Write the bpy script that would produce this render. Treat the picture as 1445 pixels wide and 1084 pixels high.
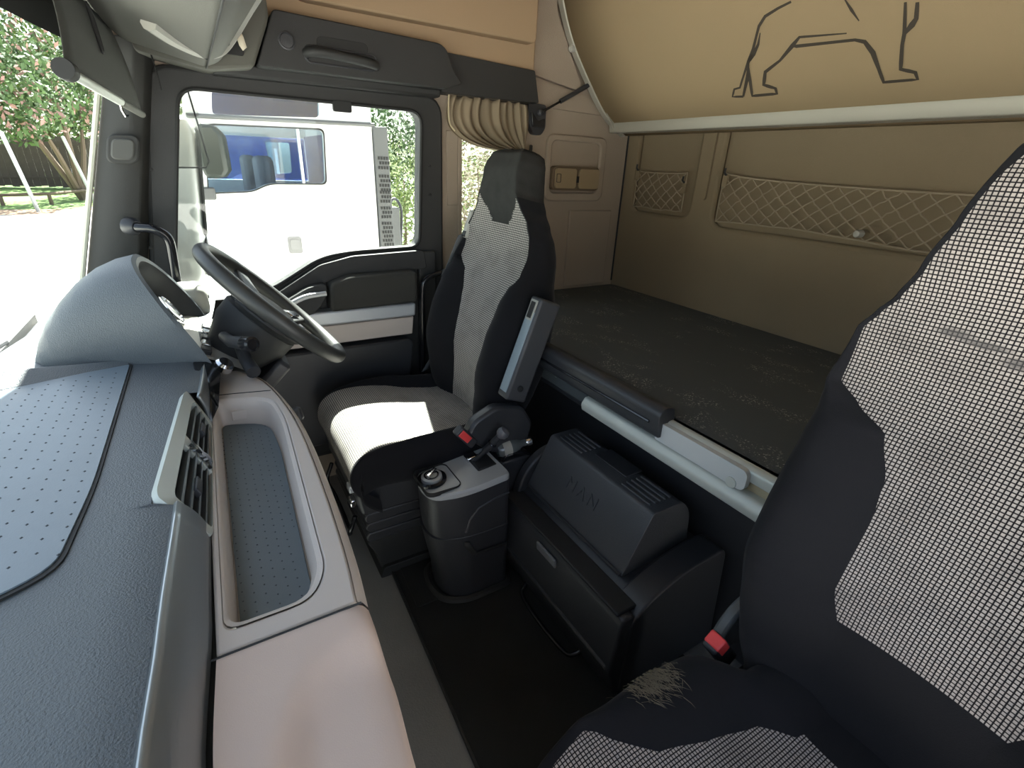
import bpy, bmesh, math, random
from mathutils import Vector, Matrix
R = math.radians
random.seed(7)
SC = bpy.context.scene
COL = SC.collection
for o in list(bpy.data.objects):
    bpy.data.objects.remove(o, do_unlink=True)

# ------------------------------------------------------------------ camera
F_PX, YAW, PITCH, ROLL = 694.0, R(32), R(23.8), R(2.6)
CAM = Vector((0, 0, 1.25))
fw = Vector((math.sin(YAW) * math.cos(PITCH), math.cos(YAW) * math.cos(PITCH), -math.sin(PITCH)))
rt = Vector((math.cos(YAW), -math.sin(YAW), 0))
up = rt.cross(fw)
rt2 = rt * math.cos(ROLL) + up * math.sin(ROLL)
up2 = up * math.cos(ROLL) - rt * math.sin(ROLL)
cd = bpy.data.cameras.new('camera')
cd.sensor_width = 36.0
cd.lens = F_PX / 1445.0 * 36.0
cd.clip_start = 0.02
cam = bpy.data.objects.new('camera', cd)
COL.objects.link(cam)
cam.matrix_world = Matrix(((rt2.x, up2.x, -fw.x, CAM.x), (rt2.y, up2.y, -fw.y, CAM.y), (rt2.z, up2.z, -fw.z, CAM.z), (0, 0, 0, 1)))
SC.camera = cam

# ------------------------------------------------------------------ sky, sun, exposure
SUN_EL, SUN_AZ = R(51), R(-19)       # azimuth: 0 = from the driver's window (+Y), positive towards the windscreen (-X)
SUN_STRENGTH, SKY_STRENGTH = 42.0, 0.40
wd = bpy.data.worlds.new('sky')
SC.world = wd
wd.use_nodes = True
nt = wd.node_tree
sky = nt.nodes.new('ShaderNodeTexSky')
sky.sky_type = 'NISHITA'
sky.sun_disc = False
sky.sun_elevation = SUN_EL
sky.sun_rotation = -SUN_AZ
sky.air_density = 1.0
sky.dust_density = 1.6
bg = nt.nodes['Background']
hs = nt.nodes.new('ShaderNodeHueSaturation')
hs.inputs['Saturation'].default_value = 0.62
nt.links.new(sky.outputs[0], hs.inputs['Color'])
nt.links.new(hs.outputs[0], bg.inputs[0])
bg.inputs[1].default_value = SKY_STRENGTH
sd = bpy.data.lights.new('sun', 'SUN')
sd.energy = SUN_STRENGTH
sd.angle = R(0.6)
sd.color = (1.0, 0.97, 0.91)
sun = bpy.data.objects.new('sun', sd)
COL.objects.link(sun)
sdir = Vector((-math.sin(SUN_AZ) * math.cos(SUN_EL), math.cos(SUN_AZ) * math.cos(SUN_EL), math.sin(SUN_EL)))
sun.rotation_euler = sdir.to_track_quat('Z', 'Y').to_euler()
sun.location = (0, 6, 12)
SC.view_settings.view_transform = 'Standard'
SC.view_settings.look = 'None'
SC.view_settings.gamma = 1.0
SC.view_settings.use_curve_mapping = False
SC.view_settings.exposure = 0.5

# ------------------------------------------------------------------ materials
MATS = {}
def mat(name, col, rough=0.6, metal=0.0, bump=0.0, bscale=300.0, var=0.0, vscale=6.0, spec=0.5, coat=0.0, sheen=0.0, uv=False):
    if name in MATS:
        return MATS[name]
    m = bpy.data.materials.new(name)
    m.use_nodes = True
    n, l = m.node_tree.nodes, m.node_tree.links
    b = n['Principled BSDF']
    b.inputs['Base Color'].default_value = (*col, 1)
    b.inputs['Roughness'].default_value = rough
    b.inputs['Metallic'].default_value = metal
    b.inputs['Specular IOR Level'].default_value = spec
    b.inputs['Coat Weight'].default_value = coat
    b.inputs['Sheen Weight'].default_value = sheen
    tc = n.new('ShaderNodeTexCoord')
    if bump:
        t = n.new('ShaderNodeTexNoise')
        t.inputs['Scale'].default_value = bscale
        t.inputs['Detail'].default_value = 3
        l.new(tc.outputs['Object'], t.inputs['Vector'])
        bp = n.new('ShaderNodeBump')
        bp.inputs['Strength'].default_value = bump
        bp.inputs['Distance'].default_value = 0.002
        l.new(t.outputs['Fac'], bp.inputs['Height'])
        l.new(bp.outputs['Normal'], b.inputs['Normal'])
    if var:
        t2 = n.new('ShaderNodeTexNoise')
        t2.inputs['Scale'].default_value = vscale
        t2.inputs['Detail'].default_value = 6
        l.new(tc.outputs['Object'], t2.inputs['Vector'])
        mx = n.new('ShaderNodeMix')
        mx.data_type = 'RGBA'
        mx.inputs[6].default_value = (*[c * (1 - var) for c in col], 1)
        mx.inputs[7].default_value = (*[min(1, c * (1 + var)) for c in col], 1)
        l.new(t2.outputs['Fac'], mx.inputs[0])
        l.new(mx.outputs[2], b.inputs['Base Color'])
    MATS[name] = m
    return m

def glass_mat(name, tint, refl=0.06):
    m = bpy.data.materials.new(name)
    m.use_nodes = True
    n, l = m.node_tree.nodes, m.node_tree.links
    n.remove(n['Principled BSDF'])
    tr = n.new('ShaderNodeBsdfTransparent'); tr.inputs[0].default_value = (*tint, 1)
    gl = n.new('ShaderNodeBsdfGlossy'); gl.inputs['Roughness'].default_value = 0.02
    lw = n.new('ShaderNodeLayerWeight'); lw.inputs[0].default_value = 0.5
    pw = n.new('ShaderNodeMath'); pw.operation = 'POWER'; pw.inputs[1].default_value = 5.0
    l.new(lw.outputs['Facing'], pw.inputs[0])
    fr = n.new('ShaderNodeMath'); fr.operation = 'MULTIPLY_ADD'; fr.inputs[1].default_value = 0.9; fr.inputs[2].default_value = 0.035
    l.new(pw.outputs[0], fr.inputs[0])
    mx = n.new('ShaderNodeMixShader')
    mul = n.new('ShaderNodeMath'); mul.operation = 'MULTIPLY'; mul.inputs[1].default_value = refl / 0.06
    l.new(fr.outputs[0], mul.inputs[0]); l.new(mul.outputs[0], mx.inputs[0])
    l.new(tr.outputs[0], mx.inputs[1]); l.new(gl.outputs[0], mx.inputs[2])
    l.new(mx.outputs[0], n['Material Output'].inputs[0])
    MATS[name] = m
    return m

def weave_mat(name, light, dark, pitch, size=0.34, stains=()):
    """light rounded squares woven on a dark ground, in metric UV space"""
    m = bpy.data.materials.new(name)
    m.use_nodes = True
    n, l = m.node_tree.nodes, m.node_tree.links
    b = n['Principled BSDF']
    b.inputs['Roughness'].default_value = 0.95
    b.inputs['Specular IOR Level'].default_value = 0.15
    uv = n.new('ShaderNodeUVMap')
    def vm(op, a, bb=None):
        q = n.new('ShaderNodeVectorMath'); q.operation = op
        l.new(a, q.inputs[0])
        if bb is not None: q.inputs[1].default_value = bb
        return q.outputs[0]
    v = vm('MULTIPLY', uv.outputs[0], (1 / pitch, 1 / pitch, 0))
    v = vm('FRACTION', v)
    v = vm('SUBTRACT', v, (0.5, 0.5, 0))
    v = vm('ABSOLUTE', v)
    sp = n.new('ShaderNodeSeparateXYZ'); l.new(v, sp.inputs[0])
    mxn = n.new('ShaderNodeMath'); mxn.operation = 'SMOOTH_MAX'; mxn.inputs[2].default_value = 0.12
    l.new(sp.outputs[0], mxn.inputs[0]); l.new(sp.outputs[1], mxn.inputs[1])
    mr = n.new('ShaderNodeMapRange')
    mr.inputs[1].default_value = size - 0.05; mr.inputs[2].default_value = size + 0.05
    mr.inputs[3].default_value = 1.0; mr.inputs[4].default_value = 0.0
    l.new(mxn.outputs[0], mr.inputs[0])
    nz = n.new('ShaderNodeTexNoise'); nz.inputs['Scale'].default_value = 9; nz.inputs['Detail'].default_value = 4
    l.new(uv.outputs[0], nz.inputs['Vector'])
    cr = n.new('ShaderNodeValToRGB')
    cr.color_ramp.elements[0].position = 0.30; cr.color_ramp.elements[0].color = (*[c * 0.72 for c in light], 1)
    cr.color_ramp.elements[1].position = 0.50; cr.color_ramp.elements[1].color = (*light, 1)
    l.new(nz.outputs['Fac'], cr.inputs[0])
    mx = n.new('ShaderNodeMix'); mx.data_type = 'RGBA'
    mx.inputs[6].default_value = (*dark, 1)
    l.new(cr.outputs[0], mx.inputs[7])
    l.new(mr.outputs[0], mx.inputs[0])
    out = mx.outputs[2]
    for (cs, ch, rs, rh) in stains:
        q = vm('SUBTRACT', uv.outputs[0], (cs, ch, 0)); q = vm('DIVIDE', q, (rs, rh, 1))
        ln = n.new('ShaderNodeVectorMath'); ln.operation = 'LENGTH'; l.new(q, ln.inputs[0])
        sm = n.new('ShaderNodeMapRange'); sm.inputs[1].default_value = 0.4; sm.inputs[2].default_value = 1.1; sm.inputs[3].default_value = 0.7; sm.inputs[4].default_value = 0.0
        l.new(ln.outputs['Value'], sm.inputs[0])
        m2 = n.new('ShaderNodeMix'); m2.data_type = 'RGBA'; m2.inputs[7].default_value = (0.07, 0.065, 0.065, 1)
        l.new(sm.outputs[0], m2.inputs[0]); l.new(out, m2.inputs[6]); out = m2.outputs[2]
    l.new(out, b.inputs['Base Color'])
    bp = n.new('ShaderNodeBump'); bp.inputs['Strength'].default_value = 0.6; bp.inputs['Distance'].default_value = 0.001
    l.new(mr.outputs[0], bp.inputs['Height']); l.new(bp.outputs['Normal'], b.inputs['Normal'])
    MATS[name] = m
    return m

def mattress_mat():
    """dark needle-felt cover with pale lint caught in a few scuffed drifts"""
    m = mat('mattress_felt', (0.080, 0.088, 0.090), 0.95, bump=0.5, bscale=420, spec=0.15)
    n, l = m.node_tree.nodes, m.node_tree.links
    b = n['Principled BSDF']
    tc = n.new('ShaderNodeTexCoord')
    fine = n.new('ShaderNodeTexNoise'); fine.inputs['Scale'].default_value = 210; fine.inputs['Detail'].default_value = 2
    big = n.new('ShaderNodeTexNoise'); big.inputs['Scale'].default_value = 7.5; big.inputs['Detail'].default_value = 5
    mp = n.new('ShaderNodeMapping'); mp.inputs['Scale'].default_value = (1.6, 0.8, 1)
    l.new(tc.outputs['Object'], fine.inputs['Vector'])
    l.new(tc.outputs['Object'], mp.inputs[0]); l.new(mp.outputs[0], big.inputs['Vector'])
    r1 = n.new('ShaderNodeMapRange'); r1.inputs[1].default_value = 0.60; r1.inputs[2].default_value = 0.66
    r2 = n.new('ShaderNodeMapRange'); r2.inputs[1].default_value = 0.55; r2.inputs[2].default_value = 0.62
    l.new(fine.outputs['Fac'], r1.inputs[0]); l.new(big.outputs['Fac'], r2.inputs[0])
    mu = n.new('ShaderNodeMath'); mu.operation = 'MULTIPLY'
    l.new(r1.outputs[0], mu.inputs[0]); l.new(r2.outputs[0], mu.inputs[1])
    mx = n.new('ShaderNodeMix'); mx.data_type = 'RGBA'
    mx.inputs[6].default_value = (0.080, 0.088, 0.090, 1); mx.inputs[7].default_value = (0.34, 0.33, 0.31, 1)
    l.new(mu.outputs[0], mx.inputs[0]); l.new(mx.outputs[2], b.inputs['Base Color'])
    return m

def brushed_mat(name, col, rough=0.35):
    m = mat(name, col, rough, metal=0.85)
    n, l = m.node_tree.nodes, m.node_tree.links
    b = n['Principled BSDF']
    tc = n.new('ShaderNodeTexCoord')
    mp = n.new('ShaderNodeMapping'); mp.inputs['Scale'].default_value = (900, 6, 900)
    t = n.new('ShaderNodeTexNoise'); t.inputs['Scale'].default_value = 1; t.inputs['Detail'].default_value = 2
    l.new(tc.outputs['Object'], mp.inputs[0]); l.new(mp.outputs[0], t.inputs['Vector'])
    bp = n.new('ShaderNodeBump'); bp.inputs['Strength'].default_value = 0.25; bp.inputs['Distance'].default_value = 0.0006
    l.new(t.outputs['Fac'], bp.inputs['Height']); l.new(bp.outputs['Normal'], b.inputs['Normal'])
    return m

DASH = mat('dash_soft_plastic', (0.090, 0.103, 0.113), 0.48, bump=0.7, bscale=420)
DMAT = mat('dash_rubber_mat', (0.150, 0.190, 0.225), 0.42, bump=0.1, bscale=300, var=0.12, vscale=14)  # blue-grey sky reflection is put into the base colour
TRAYM = mat('tray_rubber_mat', (0.125, 0.150, 0.168), 0.5, bump=0.1, bscale=300, var=0.12, vscale=18)
PIT = mat('rubber_dimple', (0.05, 0.06, 0.07), 0.7)
BEIGE = mat('beige_plastic', (0.57, 0.50, 0.45), 0.55, bump=0.12, bscale=700)
BEIGEP = mat('beige_pink_plastic', (0.63, 0.495, 0.425), 0.5, bump=0.1, bscale=700)
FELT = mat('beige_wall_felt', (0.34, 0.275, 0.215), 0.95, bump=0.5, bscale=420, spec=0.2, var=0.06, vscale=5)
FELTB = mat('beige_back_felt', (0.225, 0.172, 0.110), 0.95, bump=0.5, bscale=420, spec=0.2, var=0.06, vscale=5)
LOCK = mat('tan_locker_panel', (0.35, 0.245, 0.152), 0.8, bump=0.2, bscale=400, spec=0.25)
BUNKC = mat('bunk_tan_cloth', (0.305, 0.225, 0.132), 0.9, bump=0.25, bscale=500, spec=0.2)
PRINT = mat('dark_print', (0.055, 0.045, 0.035), 0.9, spec=0.2)
BLK = mat('black_plastic', (0.032, 0.033, 0.037), 0.40, bump=0.2, bscale=600)
BLK2 = mat('charcoal_plastic', (0.022, 0.022, 0.022), 0.6, bump=0.25, bscale=600)
BLKG = mat('glossy_black', (0.012, 0.012, 0.014), 0.18)
SEAL = mat('rubber_seal', (0.015, 0.015, 0.015), 0.7)
PILLAR = mat('pillar_grey_plastic', (0.032, 0.032, 0.030), 0.7, bump=0.25, bscale=600)
HEAD = mat('header_grey_plastic', (0.105, 0.103, 0.088), 0.75, bump=0.2, bscale=500)
HEADL = mat('header_light_grey', (0.36, 0.35, 0.31), 0.55)
ALU = brushed_mat('brushed_aluminium', (0.34, 0.36, 0.37), 0.38)
ALUL = mat('satin_aluminium', (0.50, 0.52, 0.48), 0.5, metal=0.25)
ALUU = mat('bunk_rail_alu', (0.36, 0.34, 0.285), 0.5, metal=0.25)
SILV = mat('silver_paint', (0.55, 0.57, 0.60), 0.38, metal=0.35)
CHROME = mat('chrome', (0.75, 0.75, 0.76), 0.12, metal=1.0)
FLOOR = mat('floor_vinyl', (0.21, 0.21, 0.205), 0.7, bump=0.5, bscale=260, var=0.15, vscale=8)
MATB = mat('floor_mat_black', (0.016, 0.017, 0.016), 0.9, bump=0.5, bscale=300, var=0.35, vscale=7)
CLOTHB = mat('black_seat_cloth', (0.010, 0.010, 0.012), 0.95, bump=0.35, bscale=700, spec=0.15, sheen=0.05)
CLOTHH = mat('headrest_cloth', (0.030, 0.030, 0.029), 0.95, bump=0.4, bscale=600, spec=0.15, var=0.3, vscale=30)
WEAVE = weave_mat('woven_check_cloth', (0.40, 0.355, 0.325), (0.010, 0.009, 0.011), 0.0052, 0.36, stains=((0.128, 0.570, 0.022, 0.008), (0.095, 0.564, 0.03, 0.006), (0.058, 0.552, 0.022, 0.009)))
WEAVED = weave_mat('woven_fine_cloth', (0.46, 0.43, 0.40), (0.03, 0.03, 0.03), 0.0062, 0.36)
MATTR = mattress_mat()
CURT = mat('curtain_cloth', (0.235, 0.185, 0.125), 0.9, bump=0.2, bscale=500, spec=0.2)
CORD = mat('net_cord', (0.31, 0.25, 0.175), 0.9, spec=0.2)
RED = mat('red_button', (0.75, 0.06, 0.06), 0.4)
BELT = mat('grey_belt', (0.10, 0.105, 0.11), 0.8, bump=0.2, bscale=900)
WHITE = mat('white_truck_paint', (0.80, 0.80, 0.79), 0.3, coat=0.3)
BLUE = mat('blue_reflection_paint', (0.035, 0.065, 0.26), 0.35, coat=0.3)
GREYP = mat('grey_grille', (0.11, 0.11, 0.11), 0.6)
GROUND = mat('concrete_yard', (0.55, 0.54, 0.51), 0.9, var=0.12, vscale=0.8)
GRASS = mat('grass_lawn', (0.10, 0.17, 0.035), 0.95, var=0.4, vscale=0.6)
EARTH = mat('bare_earth', (0.30, 0.20, 0.13), 0.95, var=0.3, vscale=1.0)
BARK = mat('bark', (0.14, 0.10, 0.07), 0.9)
FENCE = mat('fence_wood', (0.075, 0.055, 0.045), 0.9, var=0.3, vscale=3)
STEEL = mat('galvanised_steel', (0.40, 0.41, 0.41), 0.5, metal=0.4)
PAPER = mat('paper_tag', (0.62, 0.56, 0.44), 0.9)
SCREEN = mat('cluster_black', (0.008, 0.008, 0.009), 0.25)
DIAL = mat('dial_grey', (0.45, 0.46, 0.46), 0.35, metal=0.3)
LEAF1 = mat('leaf_green', (0.055, 0.105, 0.025), 0.7, var=0.5, vscale=1.2)
LEAF2 = mat('leaf_pale_green', (0.15, 0.20, 0.045), 0.7, var=0.45, vscale=1.5)
LEAF3 = mat('leaf_olive_brown', (0.20, 0.165, 0.095), 0.8, var=0.5, vscale=3)
LEAFP = mat('leaf_pink_blossom', (0.30, 0.17, 0.14), 0.8, var=0.3, vscale=2)
GLASS = glass_mat('window_glass', (0.80, 0.84, 0.82))
GLASSW = glass_mat('windscreen_glass', (0.80, 0.86, 0.83), 0.02)
GLASSB = glass_mat('truck_window_glass', (0.62, 0.72, 0.80), 0.10)
CLEAR = glass_mat('clear_plastic', (0.86, 0.86, 0.84), 0.08)
MIRR = mat('mirror_glass', (0.85, 0.87, 0.86), 0.03, metal=1.0)

# ------------------------------------------------------------------ builders
ORG = {}
def tag(o, label=None, cat=None, group=None, kind=None):
    if label: o['label'] = label
    if cat: o['category'] = cat
    if group: o['group'] = group
    if kind: o['kind'] = kind
    return o

def thing(name, loc, label, cat, group=None, kind=None):
    o = bpy.data.objects.new(name, None)
    o.empty_display_size = 0.05
    COL.objects.link(o)
    o.location = loc
    ORG[o.name] = Vector(loc)
    return tag(o, label, cat, group, kind)

def mk(name, verts, faces, m, parent=None, smooth=True, bevel=0.0, seg=2, sub=0, uvs=None, org=None, angle=38, solid=0.0, kind=None):
    if parent is not None:
        off = ORG[parent.name]
    else:
        if org is None:
            xs = [v[0] for v in verts]; ys = [v[1] for v in verts]; zs = [v[2] for v in verts]
            org = ((min(xs) + max(xs)) / 2, (min(ys) + max(ys)) / 2, min(zs))
        off = Vector(org)
    me = bpy.data.meshes.new(name)
    me.from_pydata([(v[0] - off.x, v[1] - off.y, v[2] - off.z) for v in verts], [], faces)
    me.update()
    bm = bmesh.new(); bm.from_mesh(me)
    if uvs is None:
        bmesh.ops.recalc_face_normals(bm, faces=bm.faces)
    bm.to_mesh(me); bm.free()
    if uvs is not None:
        ul = me.uv_layers.new(name='UVMap')
        for lp in me.loops:
            ul.data[lp.index].uv = uvs[lp.vertex_index]
    if smooth:
        for p in me.polygons: p.use_smooth = True
        me.set_sharp_from_angle(angle=R(angle))
    me.materials.append(m)
    o = bpy.data.objects.new(name, me)
    COL.objects.link(o)
    ORG[o.name] = off
    if parent is not None: o.parent = parent
    else: o.location = off
    if parent is not None and parent.type == 'MESH':
        o.location = (0, 0, 0)
    if solid:
        md = o.modifiers.new('solid', 'SOLIDIFY'); md.thickness = solid; md.offset = 0
    if bevel:
        md = o.modifiers.new('bevel', 'BEVEL'); md.width = bevel; md.segments = seg; md.limit_method = 'ANGLE'; md.angle_limit = R(35)
    if sub:
        md = o.modifiers.new('sub', 'SUBSURF'); md.levels = sub; md.render_levels = sub
    if kind: o['kind'] = kind
    return o

def box(name, lo, hi, m, parent=None, bevel=0.004, **k):
    x0, y0, z0 = lo; x1, y1, z1 = hi
    v = [(x0, y0, z0), (x1, y0, z0), (x1, y1, z0), (x0, y1, z0), (x0, y0, z1), (x1, y0, z1), (x1, y1, z1), (x0, y1, z1)]
    f = [(0, 3, 2, 1), (4, 5, 6, 7), (0, 1, 5, 4), (1, 2, 6, 5), (2, 3, 7, 6), (3, 0, 4, 7)]
    return mk(name, v, f, m, parent, bevel=bevel, **k)

def obox(name, c, half, axes, m, parent=None, bevel=0.004, **k):
    """oriented box: centre, half sizes, three axis vectors"""
    c = Vector(c); A = [Vector(a).normalized() for a in axes]
    v = []
    for sz in (-1, 1):
        for sx, sy in ((-1, -1), (1, -1), (1, 1), (-1, 1)):
            v.append(tuple(c + A[0] * half[0] * sx + A[1] * half[1] * sy + A[2] * half[2] * sz))
    f = [(0, 3, 2, 1), (4, 5, 6, 7), (0, 1, 5, 4), (1, 2, 6, 5), (2, 3, 7, 6), (3, 0, 4, 7)]
    return mk(name, v, f, m, parent, bevel=bevel, **k)

def P3(axis, a, b, t):
    return {'x': (t, a, b), 'y': (a, t, b), 'z': (a, b, t)}[axis]

def prism(name, poly, axis, t0, t1, m, parent=None, bevel=0.004, **k):
    n = len(poly)
    v = [P3(axis, a, b, t0) for a, b in poly] + [P3(axis, a, b, t1) for a, b in poly]
    f = [tuple(range(n)), tuple(range(2 * n - 1, n - 1, -1))] + [(i, (i + 1) % n, n + (i + 1) % n, n + i) for i in range(n)]
    return mk(name, v, f, m, parent, bevel=bevel, **k)

def loft(name, rings, m, parent=None, closed=True, caps=True, **k):
    n = len(rings[0]); v = [p for r in rings for p in r]; f = []
    for i in range(len(rings) - 1):
        for j in range(n if closed else n - 1):
            a, b = i * n + j, i * n + (j + 1) % n
            f.append((a, b, b + n, a + n))
    if caps and closed:
        f.append(tuple(range(n - 1, -1, -1))); f.append(tuple(range((len(rings) - 1) * n, len(rings) * n)))
    return mk(name, v, f, m, parent, **k)

def smooth_path(pts, n=8):
    """Catmull-Rom through the points"""
    P = [Vector(p) for p in pts]
    P = [P[0] * 2 - P[1]] + P + [P[-1] * 2 - P[-2]]
    out = []
    for i in range(1, len(P) - 2):
        for j in range(n):
            t = j / n
            out.append(0.5 * ((2 * P[i]) + (P[i + 1] - P[i - 1]) * t + (2 * P[i - 1] - 5 * P[i] + 4 * P[i + 1] - P[i + 2]) * t * t + (3 * P[i] - P[i - 1] - 3 * P[i + 1] + P[i + 2]) * t ** 3))
    out.append(P[-2])
    return out

def tube_geo(pts, r, n=10, cyc=False):
    P = [Vector(p) for p in pts]
    rr = r if isinstance(r, (list, tuple)) else [r] * len(P)
    rings = []; up_ = None
    for i, p in enumerate(P):
        if cyc: d = P[(i + 1) % len(P)] - P[i - 1]
        else: d = P[min(i + 1, len(P) - 1)] - P[max(i - 1, 0)]
        d.normalize()
        if up_ is None:
            up_ = Vector((0, 0, 1)) if abs(d.z) < 0.9 else Vector((1, 0, 0))
        a = d.cross(up_).normalized(); b = a.cross(d).normalized(); up_ = b
        rings.append([tuple(p + (a * math.cos(2 * math.pi * j / n) + b * math.sin(2 * math.pi * j / n)) * rr[i]) for j in range(n)])
    v = [q for ring in rings for q in ring]; f = []
    L = len(P)
    for i in range(L if cyc else L - 1):
        for j in range(n):
            a, b = i * n + j, i * n + (j + 1) % n
            a2, b2 = ((i + 1) % L) * n + j, ((i + 1) % L) * n + (j + 1) % n
            f.append((a, b, b2, a2))
    if not cyc:
        f.append(tuple(range(n - 1, -1, -1))); f.append(tuple(range((L - 1) * n, L * n)))
    return v, f

def tube(name, pts, r, m, parent=None, n=10, cyc=False, sm=0, **k):
    if sm: pts = smooth_path(pts, sm)
    v, f = tube_geo(pts, r, n, cyc)
    return mk(name, v, f, m, parent, **k)

def lathe(name, prof, origin, axis, m, parent=None, n=28, **k):
    """profile (radius, height) turned about an axis vector"""
    o = Vector(origin); d = Vector(axis).normalized()
    a = d.orthogonal().normalized(); b = d.cross(a)
    rings = [[tuple(o + d * h + (a * math.cos(2 * math.pi * j / n) + b * math.sin(2 * math.pi * j / n)) * max(r, 1e-4)) for j in range(n)] for r, h in prof]
    return loft(name, rings, m, parent, **k)

def grid(name, nu, nv, fn, m, parent=None, uvfn=None, **k):
    v = []; uv = [] if uvfn else None
    for i in range(nu + 1):
        for j in range(nv + 1):
            v.append(tuple(fn(i / nu, j / nv)))
            if uvfn: uv.append(uvfn(i / nu, j / nv))
    f = [(i * (nv + 1) + j, (i + 1) * (nv + 1) + j, (i + 1) * (nv + 1) + j + 1, i * (nv + 1) + j + 1) for i in range(nu) for j in range(nv)]
    return mk(name, v, f, m, parent, uvs=uv, **k)

def rrect(x0, x1, y0, y1, r, n=5):
    rs = r if isinstance(r, (list, tuple)) else [r] * 4
    out = []
    for (cx, cy, a0, q) in ((x1, y1, 0, rs[0]), (x0, y1, 90, rs[1]), (x0, y0, 180, rs[2]), (x1, y0, 270, rs[3])):
        ccx = cx - q if cx == x1 else cx + q
        ccy = cy - q if cy == y1 else cy + q
        for i in range(n + 1):
            a = R(a0 + 90 * i / n)
            out.append((ccx + q * math.cos(a), ccy + q * math.sin(a)))
    return out

def round_poly(pts, rad, n=5):
    out = []
    L = len(pts)
    for i in range(L):
        p = Vector(pts[i]).to_2d(); a = Vector(pts[i - 1]).to_2d(); b = Vector(pts[(i + 1) % L]).to_2d()
        q = rad[i] if isinstance(rad, (list, tuple)) else rad
        d1 = (a - p); d2 = (b - p)
        q1 = min(q, d1.length * 0.48, d2.length * 0.48)
        s = p + d1.normalized() * q1; e = p + d2.normalized() * q1
        for j in range(n + 1):
            t = j / n
            w = s * (1 - t) ** 2 + p * 2 * t * (1 - t) + e * t * t
            out.append((w.x, w.y))
    return out

def panel(name, outer, holes, axis, t0, t1, m, parent=None, bevel=0.0, **k):
    """flat panel with holes, thickness from t0 to t1 along the axis"""
    bm = bmesh.new()
    def loop(poly, t):
        vs = [bm.verts.new(P3(axis, a, b, t)) for a, b in poly]
        return vs, [bm.edges.new((vs[i], vs[(i + 1) % len(vs)])) for i in range(len(vs))]
    loops = [outer] + list(holes); tops = []; bots = []; e0 = []; e1 = []
    for p in loops:
        vs, es = loop(p, t0); bots.append(vs); e0 += es
        vs, es = loop(p, t1); tops.append(vs); e1 += es
    bmesh.ops.triangle_fill(bm, use_beauty=True, edges=e0)
    bmesh.ops.triangle_fill(bm, use_beauty=True, edges=e1)
    for a, b in zip(bots, tops):
        for i in range(len(a)):
            j = (i + 1) % len(a)
            bm.faces.new((a[i], a[j], b[j], b[i]))
    bm.verts.index_update()
    v = [tuple(q.co) for q in bm.verts]; f = [tuple(q.index for q in fc.verts) for fc in bm.faces]
    bm.free()
    return mk(name, v, f, m, parent, bevel=bevel, **k)

def lerp_table(tab, x):
    """smooth interpolation in rows (key, v1, v2, ...)"""
    if x <= tab[0][0]: return tab[0][1:]
    for a, b in zip(tab, tab[1:]):
        if x <= b[0]:
            t = (x - a[0]) / (b[0] - a[0]); t = t * t * (3 - 2 * t) * 0.5 + t * 0.5
            return tuple(p + (q - p) * t for p, q in zip(a[1:], b[1:]))
    return tab[-1][1:]

def join_geo(lst):
    V = []; F = []
    for v, f in lst:
        o = len(V); V += list(v); F += [tuple(i + o for i in q) for q in f]
    return V, F

def box_geo(c, h):
    x, y, z = c; a, b, d = h
    v = [(x + sx * a, y + sy * b, z + sz * d) for sz in (-1, 1) for sx, sy in ((-1, -1), (1, -1), (1, 1), (-1, 1))]
    return v, [(0, 3, 2, 1), (4, 5, 6, 7), (0, 1, 5, 4), (1, 2, 6, 5), (2, 3, 7, 6), (3, 0, 4, 7)]

def text_mesh(name, txt, size, depth, origin, ex, ey, m, parent, spacing=1.0):
    cu = bpy.data.curves.new('txt', 'FONT')
    cu.body = txt; cu.size = size; cu.extrude = depth; cu.align_x = 'CENTER'; cu.align_y = 'CENTER'; cu.space_character = spacing
    t = bpy.data.objects.new('txt', cu); COL.objects.link(t)
    dg = bpy.context.evaluated_depsgraph_get()
    me = bpy.data.meshes.new_from_object(t.evaluated_get(dg))
    ex = Vector(ex).normalized(); ey = Vector(ey).normalized(); ez = ex.cross(ey); o = Vector(origin)
    v = [tuple(o + ex * q.co.x + ey * q.co.y + ez * q.co.z) for q in me.vertices]
    f = [tuple(p.vertices) for p in me.polygons]
    bpy.data.objects.remove(t, do_unlink=True); bpy.data.curves.remove(cu); bpy.data.meshes.remove(me)
    return mk(name, v, f, m, parent)

# ================================================================== THE CAB SHELL
YW, YL, XB, ZR = 1.90, -0.42, 1.76, 1.98      # driver-side wall, passenger-side wall, back wall, roof
def S(o, label=None):
    o['kind'] = 'structure'
    if label: o['label'] = label
    return o

fl = S(box('floor', (-0.46, YL, -0.06), (1.84, YW + 0.06, 0.0), FLOOR, bevel=0), 'dark grey vinyl cab floor')
S(box('ceiling', (-0.25, YL - 0.05, ZR), (1.84, YW + 0.08, ZR + 0.05), LOCK, bevel=0), 'tan cab roof lining')
S(box('wall_front', (-0.50, YL, 0.0), (-0.46, YW, 0.80), BLK2, bevel=0), 'dark bulkhead under the dashboard')

# driver-side wall: holes for the door and the small rear side window
door_hole = round_poly([(-0.30, 0.12), (0.80, 0.12), (0.815, 1.462), (-0.055, 1.462)], [0.03, 0.06, 0.07, 0.07], 6)
rw_hole = rrect(0.905, 1.14, 0.935, 1.40, 0.03)
wr = S(panel('wall_right', [(-0.46, 0.0), (1.80, 0.0), (1.80, ZR), (-0.10, ZR), (-0.12, 1.5), (-0.325, 0.78), (-0.46, 0.74)], [door_hole, rw_hole], 'y', YW, YW + 0.05, FELT), 'beige felt side wall behind the driver seat')
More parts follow.
